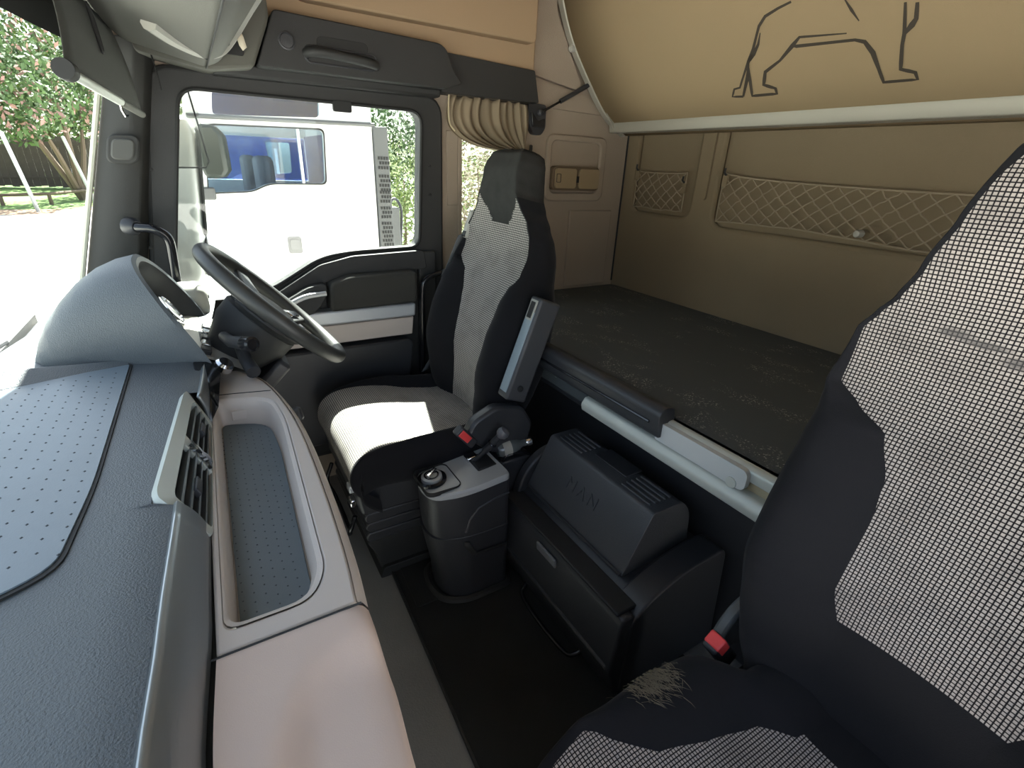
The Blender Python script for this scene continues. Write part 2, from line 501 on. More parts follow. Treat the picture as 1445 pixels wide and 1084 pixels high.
# upper lining panels, pocket recess, vertical strips on that wall
panel('lining_panel', round_poly([(1.185, 1.585), (1.46, 1.545), (1.30, 1.80), (1.30, 1.97), (1.185, 1.97)], 0.012, 3), [], 'y', YW - 0.022, YW + 0.001, FELT, wr, bevel=0.006)
panel('lining_panel', round_poly([(1.205, 1.478), (1.60, 1.470), (1.48, 1.535), (1.19, 1.575)], 0.01, 3), [], 'y', YW - 0.014, YW + 0.001, FELT, wr, bevel=0.005)
pk_o = rrect(1.30, 1.625, 1.12, 1.385, 0.035)
pk_i = rrect(1.325, 1.59, 1.155, 1.36, 0.025)
panel('pocket_rim', pk_o, [pk_i], 'y', YW - 0.016, YW + 0.001, FELT, wr, bevel=0.006)
box('pillar_panel', (0.845, YW - 0.006, 1.10), (0.893, YW + 0.001, 1.365), FELT, wr, bevel=0.003)
box('lower_lining', (1.45, YW - 0.012, 0.73), (1.70, YW + 0.001, 1.08), FELT, wr, bevel=0.006)
rwn = S(box('window_2', (0.90, YW + 0.018, 0.93), (1.145, YW + 0.024, 1.405), GLASS, bevel=0), 'small side window behind the driver door')
panel('window_seal', rrect(0.893, 1.152, 0.923, 1.412, 0.035), [rrect(0.910, 1.135, 0.940, 1.395, 0.028)], 'y', YW - 0.006, YW + 0.012, FELT, rwn, bevel=0.003)

# back wall with two recessed bays behind the nets
bay1 = rrect(1.485, 1.825, 1.085, 1.62, 0.045)
bay2 = rrect(-0.25, 1.365, 1.065, 1.62, 0.05)
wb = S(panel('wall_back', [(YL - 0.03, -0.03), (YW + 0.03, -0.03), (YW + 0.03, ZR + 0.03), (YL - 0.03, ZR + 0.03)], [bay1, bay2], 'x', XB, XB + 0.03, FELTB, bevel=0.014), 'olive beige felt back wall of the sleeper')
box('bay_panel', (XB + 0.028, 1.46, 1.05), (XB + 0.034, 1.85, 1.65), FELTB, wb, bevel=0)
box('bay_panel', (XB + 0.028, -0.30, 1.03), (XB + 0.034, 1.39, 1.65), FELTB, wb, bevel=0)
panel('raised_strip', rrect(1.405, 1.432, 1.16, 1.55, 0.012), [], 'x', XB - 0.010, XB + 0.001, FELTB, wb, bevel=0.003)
tube('corner_piping', [(XB - 0.004, YW - 0.004, 0.74), (XB - 0.004, YW - 0.004, 1.45)], 0.004, SEAL, wb, n=6)
S(box('wall_left', (0.86, YL - 0.04, 0.0), (1.80, YL, ZR), FELT, bevel=0), 'beige felt side wall behind the passenger seat')
S(box('trim_5', (-0.20, YL - 0.05, 1.50), (0.86, YL - 0.01, ZR), FELT, bevel=0), 'beige lining above the open passenger doorway')

# windscreen: raked and bowed
def wsx(y, z):
    return -0.315 + 0.31 * (z - 0.92) - 0.14 * max(0.0, 1 - ((y - 0.74) / 1.13) ** 2)
ws = S(grid('window_1', 24, 8, lambda u, v: (wsx(-0.40 + 2.25 * u, 0.78 + 0.74 * v), -0.40 + 2.25 * u, 0.78 + 0.74 * v), GLASSW), 'raked windscreen above the dashboard')
grid('black_glass_edge', 24, 1, lambda u, v: (wsx(-0.40 + 2.25 * u, 1.47 + 0.05 * v) + 0.003, -0.40 + 2.25 * u, 1.47 + 0.05 * v), SEAL, ws)
grid('header_glass_frame', 24, 2, lambda u, v: (wsx(-0.40 + 2.25 * u, 1.51) + 0.03 * v, -0.42 + 2.32 * u, 1.505 + 0.50 * v), SEAL, ws)
tube('glass_seal', [(wsx(1.85, z) + 0.004, 1.848, z) for z in (0.78, 0.95, 1.1, 1.25, 1.4, 1.5)], 0.007, mat('glass_edge_putty', (0.55, 0.55, 0.45), 0.6), ws, n=8)

# A pillar cover on the driver side, round speaker set in it
def apr(z):
    x0 = wsx(1.85, z) + 0.012
    x1 = -0.055 - 0.24 * (1.462 - z) + 0.02
    return [(x0, 1.853, z), (x0 + 0.03, 1.838, z), ((x0 + x1) / 2 + 0.01, 1.832, z), (x1 - 0.02, 1.845, z), (x1, 1.885, z), (x1, 1.95, z), (x0, 1.95, z)]
ap = S(loft('trim_1', [apr(z) for z in (0.74, 0.9, 1.05, 1.2, 1.35, 1.52)], PILLAR, bevel=0.004), 'charcoal windscreen pillar cover')
def on_pill(z, t):
    r = apr(z); a = Vector(r[1]); b = Vector(r[3]); return a + (b - a) * t
pc = on_pill(1.25, 0.42)
spx = Vector((1, 0, 0.0)); spz = Vector((0.25, 0, 1)).normalized()
sp_poly = rrect(-0.036, 0.036, -0.038, 0.038, 0.02)
def pill_pad(nm, k, y0, y1, m, par):
    pts = [pc + spx * a * k + spz * b * k for a, b in sp_poly]
    v = [(p.x, y0, p.z) for p in pts] + [(p.x, y1, p.z) for p in pts]; n_ = len(pts)
    return mk(nm, v, [tuple(range(n_)), tuple(range(2 * n_ - 1, n_ - 1, -1))] + [(i, (i + 1) % n_, n_ + (i + 1) % n_, n_ + i) for i in range(n_)], m, par, bevel=0.004)
pd = pill_pad('speaker_pod', 1.0, 1.815, 1.85, PILLAR, ap)
pill_pad('speaker_cover', 0.72, 1.809, 1.83, mat('speaker_cloth', (0.075, 0.075, 0.070), 0.8), pd)

# charcoal panel above the door: tall front block, lower rear block
tp = S(prism('trim_2', round_poly([(0.215, 1.482), (0.80, 1.485), (0.86, 1.505), (0.83, 1.535), (0.80, 1.60), (0.775, 1.612), (0.275, 1.625)], 0.012, 4), 'y', 1.785, 1.905, BLK2, bevel=0.012, seg=3), 'charcoal panel above the driver door')
prism('rear_panel', round_poly([(0.80, 1.478), (1.205, 1.480), (1.180, 1.585), (0.80, 1.598)], 0.006, 3), 'y', 1.825, 1.904, BLK2, tp, bevel=0.008)
prism('lower_lip', [(0.10, 1.455), (0.80, 1.462), (0.80, 1.490), (0.14, 1.492)], 'y', 1.835, 1.904, BLK2, tp, bevel=0.008)
lathe('round_tweeter', [(0.023, 0), (0.023, 0.006), (0.019, 0.007), (0.017, 0.003), (0.0, 0.004)], (0.302, 1.786, 1.553), (0, -1, 0), BLK, tp, n=24)
panel('handle_recess', rrect(0.345, 0.565, 1.505, 1.553, 0.02), [rrect(0.351, 0.559, 1.510, 1.548, 0.016)], 'y', 1.780, 1.79, BLK, tp, bevel=0.002)
panel('handle_scoop', rrect(0.385, 0.535, 1.545, 1.578, 0.015), [], 'y', 1.7825, 1.79, SEAL, tp, bevel=0.002)
hp = smooth_path([(0.352, 1.786, 1.530), (0.365, 1.768, 1.533), (0.40, 1.76, 1.533), (0.47, 1.758, 1.529), (0.52, 1.76, 1.525), (0.548, 1.768, 1.522), (0.558, 1.786, 1.522)], 4)
tube('grab_handle', hp, 0.0135, BLK2, tp)
# tan locker above it
lk = S(prism('trim_3', [(0.26, 1.60), (1.19, 1.575), (1.19, ZR), (0.26, ZR)], 'y', 1.845, 1.905, LOCK, bevel=0.006), 'tan locker front above the charcoal door panel')
prism('locker_door', round_poly([(0.33, 1.665), (1.165, 1.665), (1.165, 1.97), (0.30, 1.97)], [0.05, 0.02, 0.01, 0.01], 5), 'y', 1.80, 1.85, LOCK, lk, bevel=0.022, seg=4)

# grey header shelf over the windscreen
hd = thing('header_shelf', (0.05, 0.7, 1.47), 'grey moulded shelf over the windscreen with pale curved lip', 'shelf')
prism('body', round_poly([(-0.085, 1.50), (0.085, 1.462), (0.120, 1.478), (0.265, 1.66), (0.275, 1.965), (-0.16, 1.965), (-0.14, 1.55)], 0.012, 4), 'y', YL + 0.01, 1.775, HEAD, hd, bevel=0.006)
prism('end_piece', round_poly([(-0.07, 1.485), (0.09, 1.458), (0.205, 1.475), (0.262, 1.60), (0.262, 1.95), (-0.1, 1.95)], 0.015, 4), 'y', 1.779, 1.895, HEAD, hd, bevel=0.008)
lip = [(-0.020, 1.40, 1.483), (0.02, 1.52, 1.478), (0.075, 1.63, 1.478), (0.118, 1.672, 1.492), (0.150, 1.66, 1.525), (0.185, 1.58, 1.570), (0.215, 1.48, 1.605), (0.235, 1.30, 1.628), (0.24, 0.9, 1.635)]
tube('pale_lip', smooth_path(lip, 5), 0.0145, HEADL, hd, n=8)
for q in ((0.085, 1.632, 1.470), (0.135, 1.655, 1.508)):
    lathe('lip_clip', [(0.0075, 0), (0.0075, 0.004), (0.003, 0.006)], q, (0.2, -0.6, -0.75), SEAL, hd, n=12)
tube('seam', [(0.087, -0.3, 1.4605), (0.087, 1.775, 1.4605)], 0.0022, SEAL, hd, n=6)
panel('slot_pocket', rrect(0.115, 0.185, 1.50, 1.545, 0.008), [], 'y', 1.770, 1.7785, SEAL, hd, bevel=0.001)
tag(mk('paper_tag', *(lambda a: (a[0], a[1]))(join_geo([([(0.152, 1.66, 1.548), (0.168, 1.655, 1.548), (0.176, 1.648, 1.525), (0.180, 1.645, 1.502), (0.170, 1.648, 1.494), (0.164, 1.652, 1.505), (0.160, 1.656, 1.525)], [(0, 1, 2, 6), (2, 3, 5, 6), (3, 4, 5)])])), PAPER, solid=0.0012), 'small cream tag hanging from the header shelf lip', 'tag')

# ------------------------------------------------------------------ driver door
dr = thing('door_1', (0.3, YW, 0.12), 'black driver door with large side window', 'door', kind='structure')
d_out = round_poly([(-0.298, 0.123), (0.798, 0.123), (0.813, 1.459), (-0.053, 1.459)], [0.03, 0.05, 0.065, 0.06], 6)
d_win = round_poly([(-0.118, 0.80), (0.06, 0.80), (0.17, 0.825), (0.345, 0.925), (0.45, 0.940), (0.718, 0.948), (0.742, 1.418), (0.012, 1.418)], [0.02, 0.06, 0.06, 0.12, 0.05, 0.045, 0.05, 0.05], 6)
panel('door_frame', d_out, [d_win], 'y', YW - 0.022, YW + 0.04, BLK2, dr, bevel=0.006)
fr_pts = [(x, YW - 0.024, z) for x, z in d_win]
tube('window_seal', fr_pts, 0.006, SEAL, dr, n=6, cyc=True)
tube('door_seal', [(x, YW - 0.012, z) for x, z in round_poly([(-0.285, 0.14), (0.800, 0.128), (0.815, 1.462), (-0.053, 1.462)], [0.03, 0.05, 0.065, 0.06], 6)], 0.011, SEAL, dr, n=8, cyc=True)
panel('pane', round_poly([(-0.13, 0.78), (0.73, 0.78), (0.75, 1.43), (0.0, 1.43)], 0.02, 3), [], 'y', YW + 0.012, YW + 0.017, GLASS, dr)
# moulded inner trim
prism('sill_cap', round_poly([(0.10, 0.77), (0.155, 0.80), (0.335, 0.905), (0.45, 0.930), (0.725, 0.940), (0.735, 0.868), (0.45, 0.868), (0.30, 0.83), (0.14, 0.74)], 0.015, 3), 'y', YW - 0.052, YW - 0.02, BLK2, dr, bevel=0.010, seg=3)
prism('armrest_bolster', round_poly([(0.345, 0.745), (0.352, 0.845), (0.42, 0.868), (0.675, 0.872), (0.672, 0.752)], 0.018, 4), 'y', YW - 0.105, YW - 0.02, mat('armrest_felt', (0.035, 0.034, 0.030), 0.95, bump=0.4, bscale=500), dr, bevel=0.014, seg=3)
prism('pull_scoop', round_poly([(0.12, 0.735), (0.19, 0.79), (0.28, 0.838), (0.345, 0.848), (0.340, 0.80), (0.30, 0.748), (0.2, 0.715)], 0.02, 4), 'y', YW - 0.092, YW - 0.02, BLK2, dr, bevel=0.016, seg=3)
tube('pull_handle', smooth_path([(0.14, YW - 0.09, 0.742), (0.19, YW - 0.102, 0.775), (0.26, YW - 0.105, 0.808), (0.335, YW - 0.10, 0.815)], 4), 0.009, SILV, dr, n=8)
prism('silver_strip', [(0.05, 0.690), (0.05, 0.742), (0.674, 0.742), (0.671, 0.690)], 'y', YW - 0.078, YW - 0.02, SILV, dr, bevel=0.008, seg=3)
prism('beige_panel', [(0.05, 0.612), (0.05, 0.684), (0.669, 0.684), (0.661, 0.612)], 'y', YW - 0.062, YW - 0.02, BEIGE, dr, bevel=0.004)
prism('map_pocket', round_poly([(-0.05, 0.20), (0.60, 0.22), (0.658, 0.60), (-0.05, 0.60)], 0.03, 3), 'y', YW - 0.088, YW - 0.02, BLK, dr, bevel=0.012)
prism('upright', round_poly([(0.690, 0.15), (0.770, 0.15), (0.778, 0.935), (0.705, 0.935)], 0.01, 3), 'y', YW - 0.045, YW - 0.02, BLK2, dr, bevel=0.006)
panel('blind_clip', rrect(0.435, 0.495, 1.392, 1.424, 0.006), [], 'y', YW - 0.03, YW - 0.018, SEAL, dr, bevel=0.002)
for z in (1.14, 1.24):
    lathe('screw_cap', [(0.005, 0), (0.005, 0.003), (0.002, 0.004)], (0.768, YW - 0.022, z), (0, -1, 0), SEAL, dr, n=10)
for z in (0.98, 1.20):
    lathe('screw_cap', [(0.005, 0), (0.005, 0.003), (0.002, 0.004)], (-0.085 - 0.22 * (1.25 - z), YW - 0.022, z), (0, -1, 0), SEAL, dr, n=10)
df = panel('wind_deflector', round_poly([(-0.02, 1.41), (0.05, 1.405), (0.060, 1.215), (-0.05, 1.205)], [0.01, 0.01, 0.02, 0.01], 4), [], 'y', YW + 0.052, YW + 0.055, CLEAR, dr)
tube('deflector_edge', [(0.036, YW + 0.05, 1.415), (0.045, YW + 0.05, 1.33), (0.056, YW + 0.05, 1.225), (0.045, YW + 0.05, 1.208), (-0.045, YW + 0.05, 1.205)], 0.0028, SEAL, df, n=6)

# grab bars by the door
def bar(name, pts, r, label, m=BLKG, ends=True):
    o = thing(name, pts[0], label, 'handle')
    tube('bar', smooth_path(pts, 6), r, m, o)
    if ends:
        for e, nx in ((pts[0], pts[1]), (pts[-1], pts[-2])):
            d = (Vector(nx) - Vector(e)).normalized()
            lathe('mount', [(r * 1.9, -0.004), (r * 1.9, 0.016), (r * 1.25, 0.028)], e, d, BLK, o, n=14)
    return o
bar('entry_grab_bar', [(-0.175, 1.80, 1.052), (-0.15, 1.775, 1.05), (-0.115, 1.76, 1.046), (-0.088, 1.76, 1.02), (-0.088, 1.765, 0.96), (-0.093, 1.775, 0.89), (-0.095, 1.78, 0.835)], 0.013, 'bent black grab bar on the windscreen pillar beside the binnacle')
bar('door_post_grab_bar', [(0.865, 1.875, 0.862), (0.84, 1.84, 0.860), (0.76, 1.815, 0.852), (0.710, 1.81, 0.832), (0.697, 1.81, 0.78), (0.695, 1.815, 0.62), (0.692, 1.83, 0.40)], 0.011, 'long black grab bar on the door post beside the driver seat')

# ------------------------------------------------------------------ roller sun blind on the windscreen
sv = thing('sun_blind', (-0.12, 1.5, 1.34), 'charcoal roller sun blind hanging at the windscreen top', 'sun blind')
A, B = Vector((-0.156, 1.27, 1.373)), Vector((-0.084, 1.80, 1.338))
def blind(u, v):
    p = A + (B - A) * u
    top = Vector((-0.150 + 0.040 * u, 1.27 + 0.53 * u, 1.530))
    q = p + (top - p) * v
    q.x += 0.006 * math.sin(v * 3.1)
    return q
grid('fabric', 10, 8, blind, mat('blind_fabric', (0.032, 0.032, 0.027), 0.85, bump=0.2, bscale=500, var=0.1, vscale=4), sv, solid=0.002)
tube('bottom_tube', [A + (B - A) * t for t in (0.02, 0.62)], 0.009, ALUL, sv, n=12)
tube('bottom_tube', [A + (B - A) * t for t in (0.635, 1.0)], 0.0085, HEAD, sv, n=12)
dd = (B - A).normalized()
lathe('end_cap', [(0.0165, -0.012), (0.0175, -0.006), (0.0175, 0.012), (0.010, 0.016)], A, dd, SEAL, sv, n=20)
hk = A + dd * 0.33
tube('hook', [hk, hk + Vector((0, 0.002, -0.018)), hk + Vector((0.004, 0.006, -0.030)), hk + Vector((0.010, 0.008, -0.028))], 0.003, CHROME, sv, n=6)
st = blind(0.42, 0.62)
tube('pull_loop', smooth_path([st + Vector((0.004, 0, 0.055)), st + Vector((0.008, 0.004, 0)), st + Vector((0.010, 0.018, -0.028)), st + Vector((0.010, 0.034, -0.018)), st + Vector((0.008, 0.030, 0.03)), st + Vector((0.004, 0.02, 0.055))], 4), 0.003, SEAL, sv, n=6)
tube('side_cord', [(-0.035, 1.80, 1.485), (-0.03, 1.795, 1.44), (-0.028, 1.80, 1.40)], 0.002, SEAL, sv, n=6)

# ------------------------------------------------------------------ dashboard
ds = thing('dashboard', (-0.2, 0.75, 0.2), 'long dark dashboard with beige shelf tray and silver trim', 'dashboard')
def edge_x(y):       # rear edge of the dark top
    return lerp_table([(-0.5, -0.125), (0.33, -0.118), (0.46, -0.110), (0.70, -0.097), (1.19, -0.055), (1.9, 0.0)], y)[0]
def top_z(x, y):
    e = edge_x(y); t = (e - x) / 0.36
    z = 0.822 - 0.010 * max(0, t) - 0.006 * max(0, 1 - (e - x) / 0.010) ** 2 if x <= e else 0.78
    return z
def dtop(u, v):
    y = YL + 0.02 + (1.84 - YL) * u
    e = edge_x(y) - (0.0245 if 0.688 < y < 1.062 else 0.0); x0 = wsx(min(y, 1.83), 0.80) - 0.02
    x = e + (x0 - e) * (1 - (1 - v) ** 1.6) if v < 1 else x0
    return (x, y, top_z(x, y))
grid('top', 320, 24, dtop, DASH, ds)
# rubber mat set in the top, with a raised wedge at its far end
mat_poly = round_poly([(-0.186, 1.272), (-0.192, 0.775), (-0.206, 0.612), (-0.25, 0.585), (-0.33, 0.56), (-0.41, 0.56), (-0.425, 1.215)], [0.008, 0.05, 0.05, 0.03, 0.02, 0.01, 0.01], 4)
panel('mat_groove', round_poly([(-0.182, 1.279), (-0.188, 0.775), (-0.201, 0.606), (-0.25, 0.578), (-0.33, 0.553), (-0.418, 0.553), (-0.432, 1.222)], [0.008, 0.05, 0.05, 0.03, 0.02, 0.01, 0.01], 4), [], 'z', 0.800, 0.8215, SEAL, ds)
mt = panel('dash_mat', mat_poly, [], 'z', 0.805, 0.8235, DMAT, ds, bevel=0.001)
dv, dfc = [], []
def dimple(lst, x, y, z, r=0.0022, h=0.0012):
    lst.append(([(x - r, y, z), (x, y - r * 1.3, z), (x + r, y, z), (x, y + r * 1.3, z), (x, y, z + h)], [(0, 1, 4), (1, 2, 4), (2, 3, 4), (3, 0, 4)]))
dl = []
for i in range(24):
    for j in range(10):
        x = -0.206 - j * 0.021; y = 1.225 - i * 0.027 - (0.0135 if j % 2 else 0)
        if y > 0.63 + 0.0 * j and y < 1.25 - (0.2 + x) * -0.25: dimple(dl, x, y, 0.8234)
mk('mat_dimples', *join_geo(dl), PIT, mt, kind='stuff')
wedge = [(-0.186, 1.275, 0.822), (-0.190, 1.300, 0.826), (-0.44, 1.245, 0.856), (-0.43, 1.195, 0.824), (-0.186, 1.270, 0.80), (-0.44, 1.245, 0.80), (-0.43, 1.195, 0.80), (-0.19, 1.30, 0.80)]
mk('raised_wedge', wedge, [(0, 1, 2, 3), (0, 3, 6, 4), (1, 7, 5, 2), (0, 4, 7, 1), (3, 2, 5, 6)], DASH, ds, bevel=0.003)
# binnacle hood
BY = 1.44
tabh = [(-0.365, 0.012, 0.045), (-0.352, 0.045, 0.080), (-0.330, 0.085, 0.105), (-0.30, 0.122, 0.126), (-0.265, 0.158, 0.144), (-0.225, 0.187, 0.165), (-0.185, 0.205, 0.188), (-0.150, 0.213, 0.205)]
rings = []
NH = 28
def hood_ring(x, h, w, shear, z0=0.812, k=1.0):
    r = []
    for j in range(NH + 1):
        a = math.pi * j / NH
        cy, sz = math.cos(a), math.sin(a)
        yy = BY - w * k * math.copysign(abs(cy) ** 0.8, cy); zz = z0 + h * k * sz ** 0.85
        r.append((x + shear * (1 - sz), yy, zz))
    return r
for x, h, w in tabh:
    sh = 0.13 * max(0, (x + 0.365) / 0.215)
    rings.append(hood_ring(x, h, w, sh * 0.8))
rings.append(hood_ring(-0.142, 0.210, 0.206, 0.108, k=0.985))
rings.append(hood_ring(-0.140, 0.205, 0.204, 0.105, k=0.955))
rings.append(hood_ring(-0.150, 0.203, 0.202, 0.105, k=0.92))
rings.append(hood_ring(-0.195, 0.180, 0.185, 0.09, k=0.90))
rings.append(hood_ring(-0.215, 0.160, 0.170, 0.08, k=0.88))
hood = loft('binnacle_hood', rings[:-3], DASH, ds, closed=False, caps=False)
loft('hood_lining', rings[-4:], BLK, hood, closed=False, caps=False)
# cluster face and instruments
cf = Vector((-0.130, BY, 0.898)); cn = Vector((0.86, 0, 0.5)).normalized(); cu = Vector((-0.5, 0, 0.86)).normalized(); cy_ = Vector((0, 1, 0))
def on_cl(a, b, d=0.0): return cf + cy_ * a + cu * b + cn * d
cl_poly = round_poly([(-0.150, -0.09), (0.150, -0.09), (0.125, 0.04), (0.065, 0.09), (-0.065, 0.09), (-0.125, 0.04)], 0.03, 4)
v = [tuple(on_cl(a, b, 0)) for a, b in cl_poly] + [tuple(on_cl(a, b, -0.02)) for a, b in cl_poly]; n_ = len(cl_poly)
clus = mk('instrument_cluster', v, [tuple(range(n_)), tuple(range(2 * n_ - 1, n_ - 1, -1))] + [(i, (i + 1) % n_, n_ + (i + 1) % n_, n_ + i) for i in range(n_)], SCREEN, ds)
for a, b, r in ((-0.088, -0.035, 0.044), (0.0, -0.045, 0.032), (0.088, -0.035, 0.044)):
    g = lathe('gauge', [(r, -0.002), (r, 0.010), (r * 0.9, 0.012), (r * 0.88, 0.004), (0, 0.004)], on_cl(a, b, 0.0), cn, CHROME, clus, n=28)
    lathe('gauge_face', [(r * 0.84, 0.004), (r * 0.84, 0.006), (0, 0.006)], on_cl(a, b, 0.0), cn, DIAL, clus, n=24)
mk('cluster_screen', [tuple(on_cl(a, b, 0.003)) for a, b in rrect(-0.055, 0.055, 0.012, 0.068, 0.01)], [tuple(range(24))], BLKG, clus)
# pale console below the cluster: sloping fascia with switches
def fasc(u, v):
    y = 1.275 + 0.37 * u
    p = Vector((-0.105, y, 0.835)) + (Vector((0.03, y, 0.770)) - Vector((-0.105, y, 0.835))) * v
    p.z += 0.012 * math.sin(math.pi * v); p.x -= 0.018 * (1 - u) * (1 - v)
    return p
fa = grid('cluster_fascia', 10, 8, fasc, mat('pale_silver_plastic', (0.48, 0.46, 0.42), 0.4, metal=0.2), ds)
for i in range(5):
    p = Vector(fasc(0.12 + 0.13 * i, 0.52)); obox('fascia_switch', p + Vector((0, 0, 0.004)), (0.011, 0.017, 0.008), ((0.9, 0, -0.43), (0, 1, 0), (0.43, 0, 0.9)), CHROME if i % 2 else BLK, fa, bevel=0.003)
lathe('ignition_switch', [(0.020, -0.002), (0.020, 0.012), (0.015, 0.018), (0.0, 0.018)], (-0.015, 1.235, 0.80), (0.5, -0.3, 0.8), CHROME, fa, n=20)
# gloss-black wedge between hood and silver strip
mk('gloss_insert', [(-0.068, 1.215, 0.828), (-0.018, 1.262, 0.805), (-0.036, 1.09, 0.768), (-0.052, 1.03, 0.762), (-0.066, 1.16, 0.80), (-0.03, 1.262, 0.76)], [(0, 1, 2, 4), (4, 2, 3), (1, 5, 2)], BLKG, ds, solid=0.004)
tag_far = box('side_vent_pod', (-0.15, 1.655, 0.80), (-0.02, 1.765, 0.900), HEADL, ds, bevel=0.03, seg=4)
lathe('pod_hole', [(0.006, 0), (0.006, 0.003), (0, 0.003)], (-0.02, 1.70, 0.86), (1, 0, 0), SEAL, ds, n=10)

# silver strip: runs along the rear edge of the top, broken by the vent
def strip_fn(y0, y1, x_in=0.0):
    def fn(u, v):
        y = y0 + (y1 - y0) * u
        a = Vector((edge_x(y) + 0.002, y, 0.818)); b = Vector((lerp_table([(-0.5, -0.092), (0.35, -0.083), (0.51, -0.072), (0.87, -0.062), (1.3, -0.046)], y)[0], y, 0.757))
        p = a + (b - a) * v
        bow = math.sin(math.pi * v)
        return p + Vector((0.004, 0, 0.0025)) * bow
    return fn
grid('silver_strip', 30, 8, strip_fn(-0.40, 0.690), ALU, ds, solid=0.006)
grid('silver_strip', 10, 8, strip_fn(1.045, 1.225), ALU, ds, solid=0.006)
grid('strip_gap', 40, 1, lambda u, v: (lerp_table([(-0.5, -0.096), (0.35, -0.087), (0.51, -0.076), (0.87, -0.066), (1.3, -0.050)], -0.4 + 1.66 * u)[0] + 0.014 * v, -0.4 + 1.66 * u, 0.752 - 0.002 * v), SEAL, ds)
# centre vent: pale frame, angled slats, chrome badge bar
vt = Vector
def vp(u, v, d=0.0):
    """u along Y (0 far .. 1 near), v down the face"""
    y = 1.050 - 0.365 * u
    skew = 0.035 * v
    yy = y + 0.030 * (0.5 - u) * 0 - skew * 0
    a = vt((edge_x(yy) - 0.0225, yy + 0.012, 0.8245)); b = vt((lerp_table([(-0.5, -0.092), (0.35, -0.083), (0.51, -0.072), (0.87, -0.062), (1.3, -0.046)], yy)[0] + 0.001, yy - 0.02, 0.757))
    p = a + (b - a) * v
    nrm = vt((0.75, 0, 0.66))
    return p + vt((0.006, 0, 0.004)) * math.sin(math.pi * v) + nrm * (d + 0.002)
def vframe_ring(poly, d): return [tuple(vp(a, b, d)) for a, b in poly]
fo = rrect(0.0, 1.0, 0.0, 1.0, 0.07, 4); fi = rrect(0.055, 0.945, 0.24, 0.985, 0.05, 4)
vent = loft('air_vent', [vframe_ring(fo, -0.012), vframe_ring(fo, 0.004), vframe_ring(fi, 0.004), vframe_ring(fi, -0.020)], ALUL, ds, caps=False, angle=50)
bk = [tuple(vp(a, b, -0.020)) for a, b in fi]
mk('vent_cavity', bk, [tuple(range(len(bk)))], SEAL, vent)
for i in range(4):
    vv = 0.37 + i * 0.16
    obj_pts = []
    v8 = [tuple(vp(u_, vv + dv_, d_)) for d_ in (-0.014, 0.001) for u_ in (0.05, 0.95) for dv_ in (0.0, 0.04)]
    mk('slat', v8, [(0, 1, 3, 2), (4, 6, 7, 5), (0, 4, 5, 1), (2, 3, 7, 6), (0, 2, 6, 4), (1, 5, 7, 3)], mat('vent_slat_grey', (0.13, 0.14, 0.145), 0.4), vent)
for u0 in (0.24, 0.76):
    pts8 = [tuple(vp(uu, v_, d_)) for d_ in (-0.004, 0.007) for uu in (u0 - 0.05, u0 + 0.05) for v_ in (0.56, 0.70)]
    mk('vent_tab', pts8, [(0, 1, 3, 2), (4, 6, 7, 5), (0, 4, 5, 1), (2, 3, 7, 6), (0, 2, 6, 4), (1, 5, 7, 3)], BLK, vent, bevel=0.002)
pts8 = [tuple(vp(0.47 + du, v_, d_)) for d_ in (-0.004, 0.005) for du in (-0.035, 0.05) for v_ in (0.23, 0.99)]
bb_ = mk('badge_bar', pts8, [(0, 1, 3, 2), (4, 6, 7, 5), (0, 4, 5, 1), (2, 3, 7, 6), (0, 2, 6, 4), (1, 5, 7, 3)], ALUL, vent, bevel=0.002)
lion = [(0.0, 0.2), (0.05, 0.7), (0.16, 0.55), (0.3, 0.62), (0.55, 0.6), (0.72, 0.95), (0.92, 0.98), (1.0, 0.7), (0.9, 0.55), (0.95, 0.0), (0.84, 0.0), (0.76, 0.33), (0.62, 0.3), (0.52, 0.0), (0.42, 0.0), (0.45, 0.3), (0.3, 0.32), (0.22, 0.0), (0.1, 0.0), (0.14, 0.35)]
lv = [tuple(vp(0.515 - 0.075 * b + 0.015, 0.34 + 0.60 * a, d_)) for d_ in (0.004, 0.010) for a, b in lion]; L_ = len(lion)
mk('lion_badge', lv, [tuple(range(L_)), tuple(range(2 * L_ - 1, L_ - 1, -1))] + [(i, (i + 1) % L_, L_ + (i + 1) % L_, L_ + i) for i in range(L_)], CHROME, bb_, smooth=False)

# beige shelf with a sunk tray
sh_out = [(-0.066, 1.255), (-0.03, 1.315), (0.02, 1.30), (0.062, 1.215), (0.090, 1.05), (0.098, 0.89), (0.096, 0.70), (0.090, 0.55), (0.082, 0.462), (-0.074, 0.462)]
tray_o = round_poly([(-0.047, 1.150), (0.066, 1.118), (0.078, 1.00), (0.060, 0.535), (0.036, 0.492), (-0.058, 0.492)], [0.02, 0.05, 0.05, 0.05, 0.03, 0.02], 5)
tray_i = round_poly([(-0.040, 1.138), (0.055, 1.108), (0.064, 0.99), (0.046, 0.55), (0.028, 0.508), (-0.050, 0.508)], [0.02, 0.05, 0.05, 0.05, 0.03, 0.02], 5)
sh_o = [(-0.058, 1.255), (-0.03, 1.315), (0.01, 1.305)] + [(p.x, p.y) for p in smooth_path([(0.02, 1.30, 0), (0.062, 1.215, 0), (0.090, 1.05, 0), (0.098, 0.89, 0), (0.096, 0.70, 0), (0.090, 0.55, 0), (0.082, 0.462, 0)], 4)] + [(-0.067, 0.462)]
shelf = panel('beige_shelf', sh_o, [tray_o], 'z', 0.735, 0.760, BEIGE, ds, bevel=0.004)
